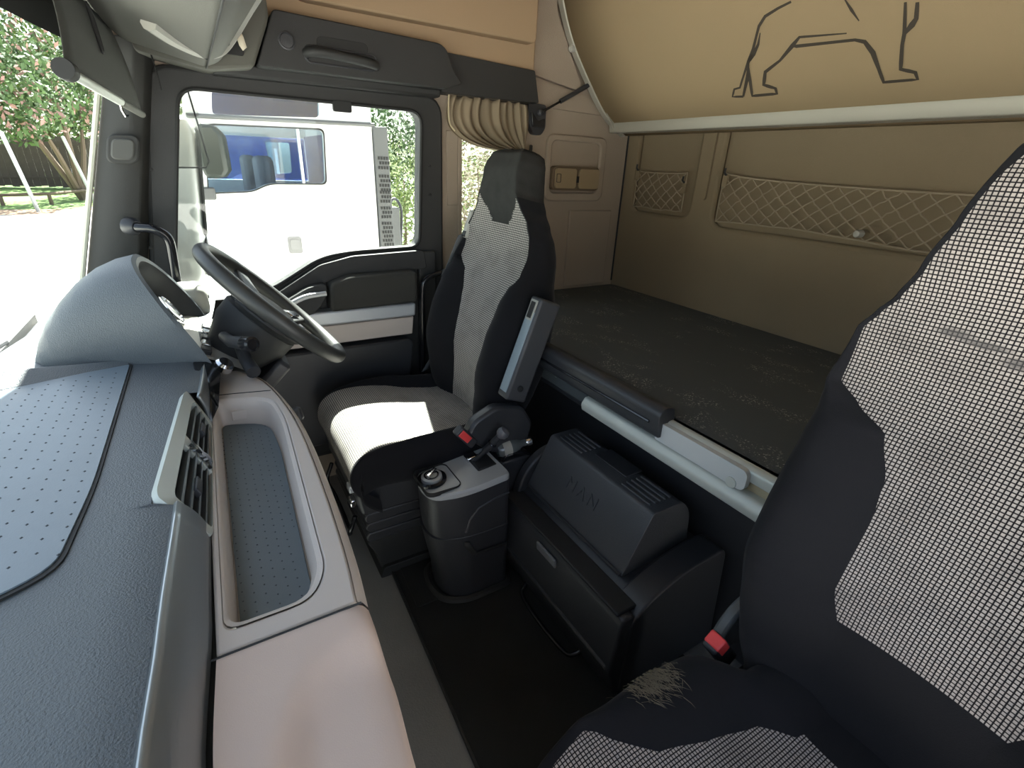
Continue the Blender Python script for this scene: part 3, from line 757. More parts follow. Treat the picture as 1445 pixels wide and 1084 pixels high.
loft('tray_wall', [[(x, y, 0.7605) for x, y in tray_o], [(x, y, 0.757) for x, y in [((a * 0.5 + c * 0.5), (b * 0.5 + d * 0.5)) for (a, b), (c, d) in zip(tray_o, tray_i)]], [(x, y, 0.742) for x, y in tray_i], [(x * 0.98, 0.82 + (y - 0.82) * 0.99, 0.700) for x, y in tray_i]], BEIGE, shelf, caps=False)
panel('tray_floor', tray_i, [], 'z', 0.692, 0.701, BEIGE, shelf)
tm = panel('tray_mat', [(x * 0.93, 0.815 + (y - 0.815) * 0.975) for x, y in tray_i], [], 'z', 0.700, 0.706, TRAYM, shelf, bevel=0.001)
dl = []
for i in range(32):
    for j in range(7):
        x = -0.040 + j * 0.0138; y = 1.085 - i * 0.0178 - (0.009 if j % 2 else 0)
        if x < 0.040 + 0.014 * (y - 0.5): dimple(dl, x, y, 0.7059, 0.0015, 0.0012)
mk('tray_dimples', *join_geo(dl), PIT, tm, kind='stuff')
box('tray_sticker', (-0.016, 1.1195, 0.716), (0.026, 1.123, 0.738), BEIGE, shelf, bevel=0.001)
tube('shelf_seam', [(-0.060, 1.175, 0.7600), (0.0, 1.165, 0.7603), (0.070, 1.150, 0.7600)], 0.0013, SEAL, shelf, n=6)
# outer rounded side of the shelf, dropping to the footwell
side = [(p.x, p.y) for p in smooth_path([(-0.03, 1.315, 0), (0.02, 1.30, 0), (0.062, 1.215, 0), (0.090, 1.05, 0), (0.098, 0.89, 0), (0.096, 0.70, 0), (0.090, 0.55, 0), (0.082, 0.462, 0)], 5)]
def drop(pts, prof):
    rr = []
    for dx, z in prof:
        rr.append([(x + dx * (0.6 if i < 3 else 1), y, z) for i, (x, y) in enumerate(pts)])
    return rr
prof = [(0, 0.760), (0.006, 0.756), (0.012, 0.745), (0.014, 0.72), (0.010, 0.66), (-0.002, 0.58), (-0.03, 0.48), (-0.09, 0.36), (-0.16, 0.22)]
loft('shelf_side', drop(side, prof), BEIGE, shelf, closed=False, caps=False)
# passenger-side glove cover, swelling towards the seat
def dcl(y):
    d = min(1.0, max(0.0, (0.438 - y) / 0.07)); return d * d * (3 - 2 * d)
def glove(u, v):
    y = 0.461 - 0.86 * u
    xo = lerp_table([(-0.5, -0.02), (0.0, 0.035), (0.27, 0.072), (0.36, 0.080), (0.461, 0.082)], y)[0]
    xi = lerp_table([(-0.5, -0.082), (0.35, -0.074), (0.51, -0.064)], y)[0]
    if v < 0.6:
        t = v / 0.6
        x = xi + (xo - xi) * t; z = 0.760
        d = min(1.0, max(0.0, ((0.33 - 0.22 * t * t + 0.24 * t) - y + (t - 0.45) * 0.16) / 0.07)); d = d * d * (3 - 2 * d)
        s = min(1.0, max(0.0, (t - 0.22) / 0.35)); s = s * s * (3 - 2 * s)
        z -= 0.020 * d * s
        z -= 0.004 * max(0, (t - 0.85) / 0.15) ** 2
    else:
        t = (v - 0.6) / 0.4
        tt = lerp_table([(0, 0, 0.756), (0.06, 0.006, 0.752), (0.14, 0.012, 0.742), (0.3, 0.013, 0.70), (0.55, -0.002, 0.58), (0.8, -0.06, 0.40), (1, -0.15, 0.22)], t)
        x = xo + tt[0]; z = tt[1]
        z -= 0.020 * dcl(y) * max(0, 1 - t * 1.4)
    return (x, y, z)
grid('glove_box_cover', 60, 50, glove, BEIGEP, ds)
tube('cover_seam', [(lerp_table([(0, -0.072), (1, 0.086)], t)[0], 0.459, 0.7602) for t in (0, 0.2, 0.4, 0.6, 0.8, 1.0)], 0.0014, SEAL, ds, n=6)
prism('lower_body', [(-0.45, 0.30), (-0.12, 0.30), (-0.09, 0.73), (-0.12, 0.79), (-0.45, 0.79)], 'y', YL + 0.02, 1.86, BLK, ds, bevel=0.004)
lathe('lighter_knob', [(0.014, 0), (0.016, 0.006), (0.016, 0.022), (0.012, 0.026), (0, 0.026)], (0.095, 1.075, 0.722), (0.9, -0.1, 0.25), BLK, ds, n=20)

# ------------------------------------------------------------------ steering column and wheel
WC = Vector((0.132, 1.420, 0.885)); wn = Vector((0.715, 0, 0.70)).normalized(); wu = Vector((-0.70, 0, 0.715)).normalized(); wy = Vector((0, 1, 0))
sc_ = thing('steering_column', (0.02, 1.40, 0.72), 'dark steering column cowl with stalks under the wheel', 'steering column')
def col_ring(d, ra, rb, off=0.0, n=24):
    c = WC - wn * d + wu * off
    return [tuple(c + wu * ra * math.sin(2 * math.pi * j / n) + wy * rb * math.cos(2 * math.pi * j / n)) for j in range(n)]
loft('cowl', [col_ring(0.035, 0.085, 0.085), col_ring(0.055, 0.10, 0.10), col_ring(0.10, 0.098, 0.098), col_ring(0.15, 0.078, 0.08), col_ring(0.20, 0.062, 0.07), col_ring(0.32, 0.055, 0.06)], BLK2, sc_, bevel=0)
tube('stalk', [(0.0, 1.33, 0.845), (0.012, 1.27, 0.848), (0.040, 1.205, 0.860)], [0.012, 0.014, 0.016], BLK, sc_, n=14)
lathe('stalk_end', [(0.017, -0.02), (0.018, 0.0), (0.017, 0.012), (0.012, 0.015), (0.011, 0.012), (0, 0.012)], (0.046, 1.190, 0.863), (0.38, -0.92, 0.17), BLKG, sc_, n=20)
tube('stalk', [(0.03, 1.34, 0.815), (0.035, 1.27, 0.80), (0.045, 1.215, 0.785)], [0.014, 0.015, 0.016], BLK, sc_, n=14)
obox('column_tilt_pad', WC - wn * 0.15 - wu * 0.10, (0.05, 0.07, 0.02), (wn, wy, wu), BLK, sc_, bevel=0.01)

sw = thing('steering_wheel', tuple(WC), 'black four-spoke steering wheel in front of the driver seat', 'steering wheel')
RW = 0.2075
def wp(r, a, d): return WC + (wu * math.sin(a) + wy * math.cos(a)) * r + wn * d
tv, tf = [], []
NR, NT = 64, 14
for i in range(NR):
    a = 2 * math.pi * i / NR
    for j in range(NT):
        b = 2 * math.pi * j / NT
        tv.append(tuple(wp(RW + 0.0165 * math.cos(b), a, 0.019 * math.sin(b))))
for i in range(NR):
    for j in range(NT):
        tf.append((i * NT + j, ((i + 1) % NR) * NT + j, ((i + 1) % NR) * NT + (j + 1) % NT, i * NT + (j + 1) % NT))
mk('rim', tv, tf, mat('wheel_leather', (0.035, 0.035, 0.033), 0.45, bump=0.15, bscale=500), sw)
hub_prof = [(0.0, -0.055), (0.085, -0.055), (0.10, -0.040), (0.098, -0.022), (0.085, -0.012), (0.05, -0.006), (0, -0.004)]
def hub_ring(r, d, n=32):
    return [tuple(wp(r * (1.12 if abs(math.cos(2 * math.pi * j / n)) > 0.5 else 1.0), 2 * math.pi * j / n, d)) for j in range(n)]
hub = loft('hub', [hub_ring(max(r, 0.001), d) for r, d in hub_prof], BLK2, sw)
lathe('horn_pad', [(0.060, -0.010), (0.058, -0.002), (0.03, 0.002), (0, 0.003)], tuple(WC), tuple(wn), HEAD, hub, n=32)
for a in (R(25), R(155), R(215), R(325)):
    c0, c1 = wp(0.085, a, -0.03), wp(RW - 0.004, a, -0.004)
    d = (c1 - c0); s_ = d.cross(wn).normalized(); wd0, wd1 = (0.034, 0.020)
    v8 = [tuple(c0 + s_ * wd0 - wn * 0.012), tuple(c0 - s_ * wd0 - wn * 0.012), tuple(c0 - s_ * wd0 + wn * 0.014), tuple(c0 + s_ * wd0 + wn * 0.014), tuple(c1 + s_ * wd1 - wn * 0.008), tuple(c1 - s_ * wd1 - wn * 0.008), tuple(c1 - s_ * wd1 + wn * 0.008), tuple(c1 + s_ * wd1 + wn * 0.008)]
    spk = mk('spoke', v8, [(0, 1, 2, 3), (7, 6, 5, 4), (0, 4, 5, 1), (1, 5, 6, 2), (2, 6, 7, 3), (3, 7, 4, 0)], BLK2, sw, bevel=0.006)
    if a > R(180):
        q = c0 + (c1 - c0) * 0.45 + wn * 0.014
        obox('thumb_switch', q, (0.022, 0.012, 0.005), (d, s_, wn), CHROME, spk, bevel=0.003)

# ================================================================== SEATS
BACK_W = [(-0.05, 0.200), (0.02, 0.222), (0.10, 0.240), (0.20, 0.252), (0.32, 0.250), (0.42, 0.245), (0.50, 0.242), (0.55, 0.232), (0.59, 0.205), (0.63, 0.170), (0.67, 0.135), (0.72, 0.120), (0.76, 0.114), (0.785, 0.100), (0.795, 0.088), (0.80, 0.07)]
BACK_W_D = [r for r in BACK_W if r[0] < 0.33] + [(0.39, 0.240), (0.45, 0.216), (0.52, 0.205), (0.56, 0.197), (0.60, 0.172), (0.64, 0.136), (0.68, 0.110), (0.72, 0.101), (0.76, 0.097), (0.785, 0.086), (0.795, 0.074), (0.80, 0.055)]
BACK_W_P = [r for r in BACK_W if r[0] < 0.53] + [(0.55, 0.236), (0.575, 0.222), (0.60, 0.207), (0.64, 0.190), (0.70, 0.170), (0.76, 0.155), (0.85, 0.130), (0.88, 0.10)]
BACK_B = [(-0.05, 0.02), (0.05, 0.045), (0.15, 0.058), (0.28, 0.060), (0.38, 0.045), (0.46, 0.020), (0.52, 0.004), (0.6, 0.0), (0.9, 0.0)]
BACK_D = [(-0.05, 0.0), (0.05, 0.012), (0.18, 0.028), (0.35, 0.016), (0.50, 0.0), (0.60, 0.006), (0.68, 0.030), (0.74, 0.034), (0.785, 0.022), (0.80, 0.0)]
BACK_T = [(-0.05, 0.10), (0.2, 0.13), (0.5, 0.115), (0.6, 0.09), (0.7, 0.085), (0.785, 0.075), (0.80, 0.05)]
BACK_WI_P = [(-0.05, 0.085), (0.13, 0.090), (0.19, 0.113), (0.30, 0.113), (0.36, 0.120), (0.42, 0.145), (0.445, 0.190), (0.47, 0.226), (0.55, 0.226), (0.60, 0.200), (0.70, 0.163), (0.88, 0.095)]
BACK_WI_D = [(-0.05, 0.075), (0.10, 0.085), (0.25, 0.110), (0.36, 0.125), (0.42, 0.150), (0.445, 0.190), (0.47, 0.226), (0.55, 0.222), (0.59, 0.196), (0.63, 0.162), (0.67, 0.136), (0.80, 0.08)]

def add_seat(name, loc, label, cy, xj, zj, lean, WI, h0, weave, cush_wi, cush_end, head=True, BW=BACK_W, hmax=0.80, k=1.0, taper=0.0):
    root = thing(name, loc, label, 'seat')
    sa, ca = math.sin(lean), math.cos(lean)
    kk = k
    def P(h, s, n): return (xj + (h * sa - n * ca) * kk, cy + s * kk, zj + (h * ca + n * sa) * kk)
    NI, NB = 22, 9
    hs = [-0.05 + (hmax + 0.05) * i / 190 for i in range(191)]
    def half(h):
        w, = lerp_table(BW, h); b, = lerp_table(BACK_B, h); d, = lerp_table(BACK_D, h); t, = lerp_table(BACK_T, h)
        wi, = lerp_table(WI, h); wi = min(wi, w - 0.010)
        out = []
        for k in range(NI + 1):
            q = k / NI; out.append((wi * q, d + 0.010 * q * q - 0.006))
        e = d + 0.004
        for k in range(1, NB + 1):
            q = k / NB
            s = wi + (w - wi) * (1 - (1 - q) ** 1.35)
            if q < 0.55: n = e + b * math.sin(math.pi * 0.5 * q / 0.55)
            else: n = e + b - (b + 0.042) * ((q - 0.55) / 0.45) ** 2.4
            out.append((s, n))
        out += [(w + 0.003, -t * 0.45), (w - 0.002, -t * 0.75), (w - 0.03, -t), (w * 0.5, -t - 0.012), (0.0, -t - 0.015)]
        return out
    rows = []
    for h in hs:
        H = half(h)
        full = [(-s, n) for s, n in reversed(H)] + H[1:]
        rows.append((h, full))
    nc = len(rows[0][1]); mid = nc // 2
    V = []; UV = []
    for h, full in rows:
        for s, n in full:
            V.append(P(h, s, n)); UV.append((s, h))
    # close the top
    regs = {'insert': [], 'shell': [], 'head': []}
    for i in range(len(rows) - 1):
        hm = (rows[i][0] + rows[i + 1][0]) / 2
        for j in range(nc - 1):
            sm = (rows[i][1][j][0] + rows[i][1][j + 1][0]) / 2
            front = abs(j + 0.5 - mid) < NI
            fr2 = abs(j + 0.5 - mid) < NI + NB - 3
            f = (i * nc + j, i * nc + j + 1, (i + 1) * nc + j + 1, (i + 1) * nc + j)
            hb = 0.590 + max(0, abs(sm) - 0.050) * 1.1
            if hm > hb and head and (fr2 or hm > 0.66): regs['head'].append(f)
            elif front and hm > h0: regs['insert'].append(f)
            else: regs['shell'].append(f)
    last = (len(rows) - 1) * nc
    regs['head' if head else 'shell'].append(tuple(last + j for j in range(nc)))
    regs['shell'].append(tuple(j for j in range(nc - 1, -1, -1)))
    def sub(faces, nm, m, par):
        used = sorted({i for f in faces for i in f}); mp = {o: k for k, o in enumerate(used)}
        return mk(nm, [V[i] for i in used], [tuple(mp[i] for i in f) for f in faces], m, par, uvs=[UV[i] for i in used], angle=60)
    sh = sub(regs['shell'], 'backrest', CLOTHB, root)
    sub(regs['insert'], 'backrest_insert', weave, sh)['label'] = 'checked woven insert'
    if head: sub(regs['head'], 'headrest', CLOTHH, root)
    # cushion
    path = [(p.x, p.y) for p in smooth_path([(xj - 0.385, zj - 0.15, 0), (xj - 0.435, zj - 0.105, 0), (xj - 0.445, zj - 0.055, 0), (xj - 0.425, zj - 0.008, 0), (xj - 0.37, zj + 0.016, 0), (xj - 0.27, zj + 0.014, 0), (xj - 0.14, zj - 0.004, 0), (xj - 0.02, zj - 0.012, 0), (xj + 0.06, zj - 0.014, 0)], 7)]
    rows = []
    for i, (x, z) in enumerate(path):
        a = Vector(path[max(i - 1, 0)]); b = Vector(path[min(i + 1, len(path) - 1)]); d = (b - a).normalized(); nx, nz = -d.y, d.x
        fx = (x - (xj - 0.445)) / 0.5
        w = 0.222 + 0.022 * min(1, max(0, fx) * 2.2) - taper * min(1, max(0, (x - xj + 0.135) / 0.075)) ** 2 * (3 - 2 * min(1, max(0, (x - xj + 0.135) / 0.075)))
        wi, = lerp_table(cush_wi, x - xj); wi = min(wi, w - 0.012)
        bb = 0.030 * min(1, max(0, (fx - 0.1) / 0.4))
        H = []
        for k in range(NI + 1):
            q = k / NI; H.append((wi * q, 0.006 * q * q - 0.003 + 0.004 * (1 - q)))
        for k in range(1, NB + 1):
            q = k / NB; s = wi + (w - wi) * (1 - (1 - q) ** 1.35)
            n = 0.003 + (bb * math.sin(math.pi * 0.5 * q / 0.5) if q < 0.5 else bb - (bb + 0.035) * ((q - 0.5) / 0.5) ** 2.4)
            H.append((s, n))
        H += [(w + 0.004, -0.065), (w + 0.002, -0.10), (w - 0.02, -0.125)]
        full = [(-s, n) for s, n in reversed(H)] + H[1:]
        rows.append((x, z, nx, nz, full))
    nc = len(rows[0][4]); mid = nc // 2
    V = []; UV = []; acc = 0.0
    for i, (x, z, nx, nz, full) in enumerate(rows):
        if i: acc += math.hypot(x - rows[i - 1][0], z - rows[i - 1][1])
        for s, n in full:
            nn = n
            if n < -0.03: V.append((xj + (x - xj + nx * -0.02) * kk, cy + s * kk, zj + (z - zj + (n if nz > 0.5 else n * 0.35)) * kk))
            else: V.append((xj + (x - xj + nx * nn) * kk, cy + s * kk, zj + (z - zj + nz * nn) * kk))
            UV.append((s, acc))
    ins, shl = [], []
    for i in range(len(rows) - 1):
        for j in range(nc - 1):
            f = (i * nc + j, i * nc + j + 1, (i + 1) * nc + j + 1, (i + 1) * nc + j)
            (ins if abs(j + 0.5 - mid) < NI and rows[i][0] - xj < cush_end else shl).append(f)
    cs = sub(shl, 'cushion', CLOTHB, root)
    sub(ins, 'cushion_insert', weave, cs)['label'] = 'checked woven insert'
    return root, P

# driver seat -------------------------------------------------------
DCY, DXJ, DZJ = 1.444, 0.706, 0.478
CW_D = [(-0.5, 0.21), (-0.30, 0.214), (-0.22, 0.205), (-0.14, 0.175), (-0.06, 0.155), (0.1, 0.150)]
dseat, DP = add_seat('driver_seat', (0.52, DCY, 0.0), 'grey checked driver seat with black bolsters behind the steering wheel', DCY, DXJ, DZJ, R(11.5), BACK_WI_D, -0.10, WEAVED, CW_D, 0.035, k=1.05, BW=BACK_W_D)
# tucked cushion pan, bellows, pedestal
prism('seat_pan', round_poly([(0.262, 0.265), (0.250, 0.35), (0.275, 0.39), (0.78, 0.39), (0.78, 0.265)], 0.015, 3), 'y', 1.235, 1.675, BLK, dseat, bevel=0.010)
for i in range(3):
    z = 0.152 + i * 0.037
    prism('bellows_fold', round_poly([(0.277 + 0.006 * (i % 2), z), (0.270, z + 0.019), (0.277, z + 0.036), (0.78, z + 0.036), (0.78, z)], 0.006, 2), 'y', 1.245, 1.665, BLK, dseat, bevel=0.006)
prism('pedestal', round_poly([(0.315, 0.0), (0.30, 0.09), (0.27, 0.152), (0.78, 0.152), (0.78, 0.0)], 0.015, 3), 'y', 1.25, 1.66, BLK2, dseat, bevel=0.014)
prism('pedestal_foot', round_poly([(0.30, 0.0), (0.315, 0.04), (0.79, 0.04), (0.79, 0.0)], 0.01, 3), 'y', 1.235, 1.675, BLK2, dseat, bevel=0.01)
tube('adjust_bar', smooth_path([(0.248, 1.27, 0.25), (0.228, 1.275, 0.19), (0.238, 1.33, 0.165), (0.238, 1.52, 0.165), (0.228, 1.59, 0.19), (0.252, 1.60, 0.25)], 5), 0.007, BLKG, dseat)
for y, z in ((1.275, 0.355), (1.28, 0.300)):
    obox('adjust_switch', (0.247, y, z), (0.010, 0.016, 0.013), ((1, 0, 0), (0, 1, 0), (0, 0, 1)), SILV if z > 0.33 else CHROME, dseat, bevel=0.004)
# folded-up armrest on the inboard side
av = Vector((math.sin(R(20)), 0, math.cos(R(20)))); aw = Vector((-av.z, 0, av.x))
ac = Vector((0.772, 1.152, 0.751))
arm = obox('armrest', ac, (0.038, 0.027, 0.157), (aw, (0, 1, 0), av), mat('armrest_plastic', (0.050, 0.052, 0.058), 0.5, bump=0.2, bscale=600), dseat, bevel=0.008, seg=3)
obox('armrest_strip', ac + aw * 0.038 - av * 0.012, (0.002, 0.018, 0.125), (aw, (0, 1, 0), av), mat('strip_steel_blue', (0.26, 0.32, 0.36), 0.45), arm, bevel=0.001)
obox('armrest_slot', ac + aw * 0.0385 + av * 0.118, (0.0025, 0.016, 0.030), (aw, (0, 1, 0), av), HEADL, arm, bevel=0.001)
obox('armrest_slot_well', ac + aw * 0.041 + av * 0.118, (0.0015, 0.010, 0.024), (aw, (0, 1, 0), av), SEAL, arm, bevel=0)
lathe('armrest_pivot', [(0.010, 0), (0.010, 0.003), (0.004, 0.005), (0, 0.004)], ac - av * 0.115 + Vector((0, -0.026, 0)), (0, -1, 0), SEAL, arm, n=14)
prism('side_cover', round_poly([(0.588, 0.484), (0.562, 0.510), (0.588, 0.557), (0.662, 0.590), (0.756, 0.573), (0.80, 0.505), (0.78, 0.43), (0.662, 0.426)], 0.02, 4), 'y', 1.140, 1.182, BLK, dseat, bevel=0.010)
# belt, shoulder guide and buckle
gd = obox('belt_guide', DP(0.560, 0.200, -0.012), (0.024, 0.018, 0.050), (aw, (0, 1, 0), av), HEADL, dseat, bevel=0.010)
obox('guide_slot', Vector(DP(0.528, 0.200, 0.012)) + aw * 0.002, (0.003, 0.012, 0.010), (aw, (0, 1, 0), av), SEAL, gd, bevel=0.001)
def ribbon(name, pts, wdir, half, m, par, th=0.002, n=6):
    P_ = smooth_path(pts, n); wdir = Vector(wdir).normalized()
    vs = []
    for p in P_: vs += [tuple(p - wdir * half), tuple(p + wdir * half)]
    return mk(name, vs, [(2 * i, 2 * i + 1, 2 * i + 3, 2 * i + 2) for i in range(len(P_) - 1)], m, par, solid=th)
ribbon('seat_belt', [DP(0.525, 0.206, 0.016), DP(0.46, 0.232, 0.018), DP(0.38, 0.258, 0.02), DP(0.30, 0.275, 0.01), DP(0.20, 0.285, -0.01), DP(0.08, 0.285, 0.0), DP(0.0, 0.285, 0.03)], (0.9, 0.3, 0.1), 0.021, BELT, dseat)
obox('belt_tongue', DP(0.365, 0.264, 0.032), (0.004, 0.018, 0.030), (aw, (0, 1, 0), av), CHROME, dseat, bevel=0.003)
bk_ = obox('buckle', (0.562, 1.147, 0.513), (0.016, 0.014, 0.040), ((0.75, 0, 0.66), (0, 1, 0), (-0.66, 0, 0.75)), BLK, dseat, bevel=0.005)
obox('release_button', Vector((0.555, 1.1345, 0.520)), (0.011, 0.004, 0.022), ((0.75, 0, 0.66), (0, 1, 0), (-0.66, 0, 0.75)), RED, bk_, bevel=0.002)['label'] = 'red release button'

# passenger seat ----------------------------------------------------
PCY, PXJ, PZJ = 0.090, 0.690, 0.520
CW_P = [(-0.5, 0.19), (-0.40, 0.205), (-0.355, 0.212), (-0.32, 0.170), (-0.285, 0.140), (-0.20, 0.118), (-0.12, 0.10), (-0.08, 0.06), (0.1, 0.05)]
pseat, PP = add_seat('passenger_seat', (0.52, PCY, 0.0), 'large checked passenger seat with black bolsters in the foreground', PCY, PXJ, PZJ, R(10.5), BACK_WI_P, 0.145, WEAVE, CW_P, -0.085, head=False, BW=BACK_W_P, hmax=0.88, taper=0.07)
prism('seat_base', round_poly([(0.30, 0.0), (0.275, 0.20), (0.25, 0.42), (0.76, 0.42), (0.76, 0.0)], 0.02, 3), 'y', -0.13, 0.30, BLK, pseat, bevel=0.012)
prism('side_cover', round_poly([(0.665, 0.44), (0.685, 0.49), (0.715, 0.525), (0.76, 0.54), (0.82, 0.52), (0.83, 0.42)], 0.02, 4), 'y', 0.328, 0.352, mat('seat_hinge_grey', (0.09, 0.10, 0.105), 0.5), pseat, bevel=0.007)
bk_ = obox('buckle', (0.650, 0.312, 0.490), (0.017, 0.014, 0.046), ((0.8, 0, 0.6), (0, 1, 0), (-0.6, 0, 0.8)), BLK, pseat, bevel=0.005)
obox('release_button', (0.634, 0.312, 0.5165), (0.012, 0.0145, 0.017), ((0.8, 0, 0.6), (0, 1, 0), (-0.6, 0, 0.8)), RED, bk_, bevel=0.003)['label'] = 'red release button'
# frayed patch on the inboard cushion edge
hv = []
rnd = random.Random(3)
for i in range(420):
    x = 0.455 + rnd.gauss(0, 0.020); y = 0.300 + rnd.gauss(0, 0.012)
    z = 0.562 - 42.0 * max(0, y - 0.300) ** 2
    dx, dy, dz = rnd.gauss(0.006, 0.006), rnd.gauss(-0.012, 0.005), rnd.uniform(0.001, 0.006)
    wx = 0.0006
    hv.append(([(x - wx, y, z), (x + wx, y, z), (x + dx * 0.6 + wx * .8, y + dy * 0.6, z + dz), (x + dx, y + dy, z + dz * 0.8), (x + dx * 0.6 - wx * .8, y + dy * 0.6, z + dz)], [(0, 1, 2, 4), (2, 3, 4)]))
mk('frayed_patch', *join_geo(hv), mat('frayed_foam', (0.16, 0.135, 0.095), 0.95), pseat, kind='stuff')

# ================================================================== FLOOR MAT, CENTRE CONSOLE, STORAGE BOX
fm = thing('floor_mat', (0.5, 0.9, 0.0), 'black ribbed floor mat between the dashboard and storage box', 'floor mat')
fm_poly = round_poly([(0.300, 0.05), (0.345, 1.36), (0.40, 1.42), (0.95, 1.42), (0.95, 0.05)], [0.02, 0.06, 0.03, 0.02, 0.02], 4)
panel('sheet', fm_poly, [], 'z', 0.0005, 0.010, MATB, fm, bevel=0.003)
tube('raised_edge', [(x, y, 0.010) for x, y in fm_poly], 0.0045, BLK2, fm, n=6, cyc=True)
panel('heel_panel', round_poly([(0.36, 1.06), (0.372, 1.34), (0.46, 1.36), (0.46, 1.06)], 0.01, 3), [], 'z', 0.009, 0.014, MATB, fm, bevel=0.003)

GDX, GDY = -0.015, 0.052
gc = thing('gear_console', (0.55, 1.08, 0.0), 'dark console with grey top beside the driver seat', 'console')
def con_poly(k, dx=0.0):
    return round_poly([(0.415 + dx, 1.07), (0.43 + dx, 1.0), (0.52, 0.968), (0.668, 0.968), (0.668, 1.150), (0.53, 1.152), (0.435 + dx, 1.145)], [0.05, 0.05, 0.05, 0.02, 0.02, 0.05, 0.05], 5)
def zr(z, dx, xs=1.0, ys=1.0, tilt=0.0):
    return [(0.57 + (x - 0.57) * xs + GDX, 1.06 + (y - 1.06) * ys + GDY, z + tilt * (x - 0.41)) for x, y in con_poly(1, dx)]
loft('body', [zr(0.002, 0.045), zr(0.03, 0.04), zr(0.09, 0.035), zr(0.17, 0.02), zr(0.25, 0.006), zr(0.252, 0.010, 0.985, 0.985), zr(0.30, 0.004, 0.99, 0.985), zr(0.385, 0.0, 0.98, 0.97, 0.10)], BLK, gc, angle=30)
loft('top_panel', [zr(0.386, 0.0, 0.985, 0.975, 0.10), zr(0.398, 0.0, 0.98, 0.965, 0.10), zr(0.404, 0.004, 0.95, 0.92, 0.10)], mat('console_grey', (0.36, 0.37, 0.37), 0.45, bump=0.05), gc, angle=30)
tube('base_skirt', [(x, y, 0.012) for x, y, z in zr(0.0, 0.03, 1.05, 1.06)], 0.012, BLK2, gc, n=8, cyc=True)
def ct(x, y, d=0.0): return Vector((x + GDX, y + GDY, 0.404 + 0.10 * (x - 0.41) + d))
kn = Vector((-0.10, 0, 1)).normalized()
lathe('knob_ring', [(0.043, -0.002), (0.043, 0.006), (0.036, 0.010), (0.033, 0.004), (0, 0.004)], ct(0.460, 1.075), kn, BLKG, gc, n=32)
kb = lathe('rotary_knob', [(0.031, 0), (0.030, 0.012), (0.027, 0.014), (0, 0.014)], ct(0.460, 1.075, 0.003), kn, DIAL, gc, n=32)
lathe('knob_inner_ring', [(0.022, 0.013), (0.022, 0.0155), (0.017, 0.0155), (0.017, 0.013)], ct(0.460, 1.075, 0.003), kn, BLKG, kb, n=24)
obox('knob_grip', ct(0.460, 1.075, 0.022), (0.022, 0.006, 0.007), ((0.8, 0.6, 0.08), (-0.6, 0.8, 0), (-0.1, 0, 1)), CHROME, kb, bevel=0.003)
panel('panel_seam', rrect(0.418 + GDX, 0.524 + GDX, 1.0 + GDY, 1.13 + GDY, 0.02), [rrect(0.420 + GDX, 0.522 + GDX, 1.002 + GDY, 1.128 + GDY, 0.02)], 'z', 0.405, 0.418, SEAL, gc)
box('lever_well', (0.575, 1.085, 0.40), (0.640, 1.165, 0.4295), SEAL, gc, bevel=0.004)
obox('lever_catch', ct(0.600, 1.105, 0.006), (0.018, 0.016, 0.008), ((1, 0, 0.1), (0, 1, 0), (-0.1, 0, 1)), CHROME, gc, bevel=0.004)
l0 = ct(0.600, 1.085, 0.0); l1 = l0 + Vector((0.060, -0.050, 0.100))
lv_ = tube('brake_lever', [l0, l0 + (l1 - l0) * 0.4, l0 + (l1 - l0) * 0.45, l1], [0.007, 0.007, 0.011, 0.010], BLK, gc, n=14)
lathe('lever_collar', [(0.013, -0.003), (0.015, 0.0), (0.013, 0.003)], l0 + (l1 - l0) * 0.72, l1 - l0, BLKG, lv_, n=18)
lathe('lever_knob', [(0.008, -0.004), (0.017, 0.006), (0.019, 0.016), (0.015, 0.027), (0.006, 0.031), (0, 0.031)], l1, l1 - l0, mat('knob_grey', (0.10, 0.10, 0.11), 0.4), lv_, n=20)
# moulded line and step pull on the near flank
tube('flank_ridge', [(a, 1.023, b) for a, b in ((0.505, 0.27), (0.515, 0.31), (0.545, 0.345), (0.60, 0.36), (0.645, 0.365))], 0.004, BLK, gc, n=6)
mk('flank_pull', [(0.500, 1.022, 0.235), (0.515, 1.018, 0.235), (0.535, 1.012, 0.190), (0.64, 1.012, 0.185), (0.64, 1.019, 0.172), (0.525, 1.019, 0.178), (0.50, 1.024, 0.22)], [(0, 1, 2, 5, 6), (2, 3, 4, 5)], BLK2, gc, solid=0.006, bevel=0.001)

bt = thing('drink_bottle', (0.75, 1.12, 0.40), 'clear bottle with metal cap lying behind the console lever', 'bottle')
bo = Vector((0.672, 1.150, 0.430)); bd = Vector((0.86, -0.10, 0.10)).normalized()
lathe('bottle_body', [(0.0, 0.0), (0.020, 0.002), (0.026, 0.012), (0.027, 0.05), (0.022, 0.07), (0.013, 0.085), (0.012, 0.10)], bo, bd, mat('bottle_dark_glass', (0.10, 0.11, 0.11), 0.08, coat=0.5), bt, n=20)
lathe('bottle_cap', [(0.014, 0.10), (0.015, 0.103), (0.015, 0.120), (0.0, 0.121)], bo, bd, CHROME, bt, n=20)
lathe('bottle_label', [(0.0275, 0.018), (0.0278, 0.020), (0.0278, 0.044), (0.0275, 0.046)], bo, bd, HEADL, bt, n=20, caps=False)
ct_ = thing('cup_tray', (0.74, 1.07, 0.36), 'open black tray holding the bottle behind the console', 'tray')
box('tray_base', (0.676, 1.122, 0.0), (0.79, 1.215, 0.400), BLK, ct_, bevel=0.006)
tube('tray_rail', smooth_path([(0.682, 1.128, 0.402), (0.70, 1.124, 0.426), (0.75, 1.124, 0.420), (0.785, 1.126, 0.400)], 4), 0.005, BLKG, ct_, n=8)

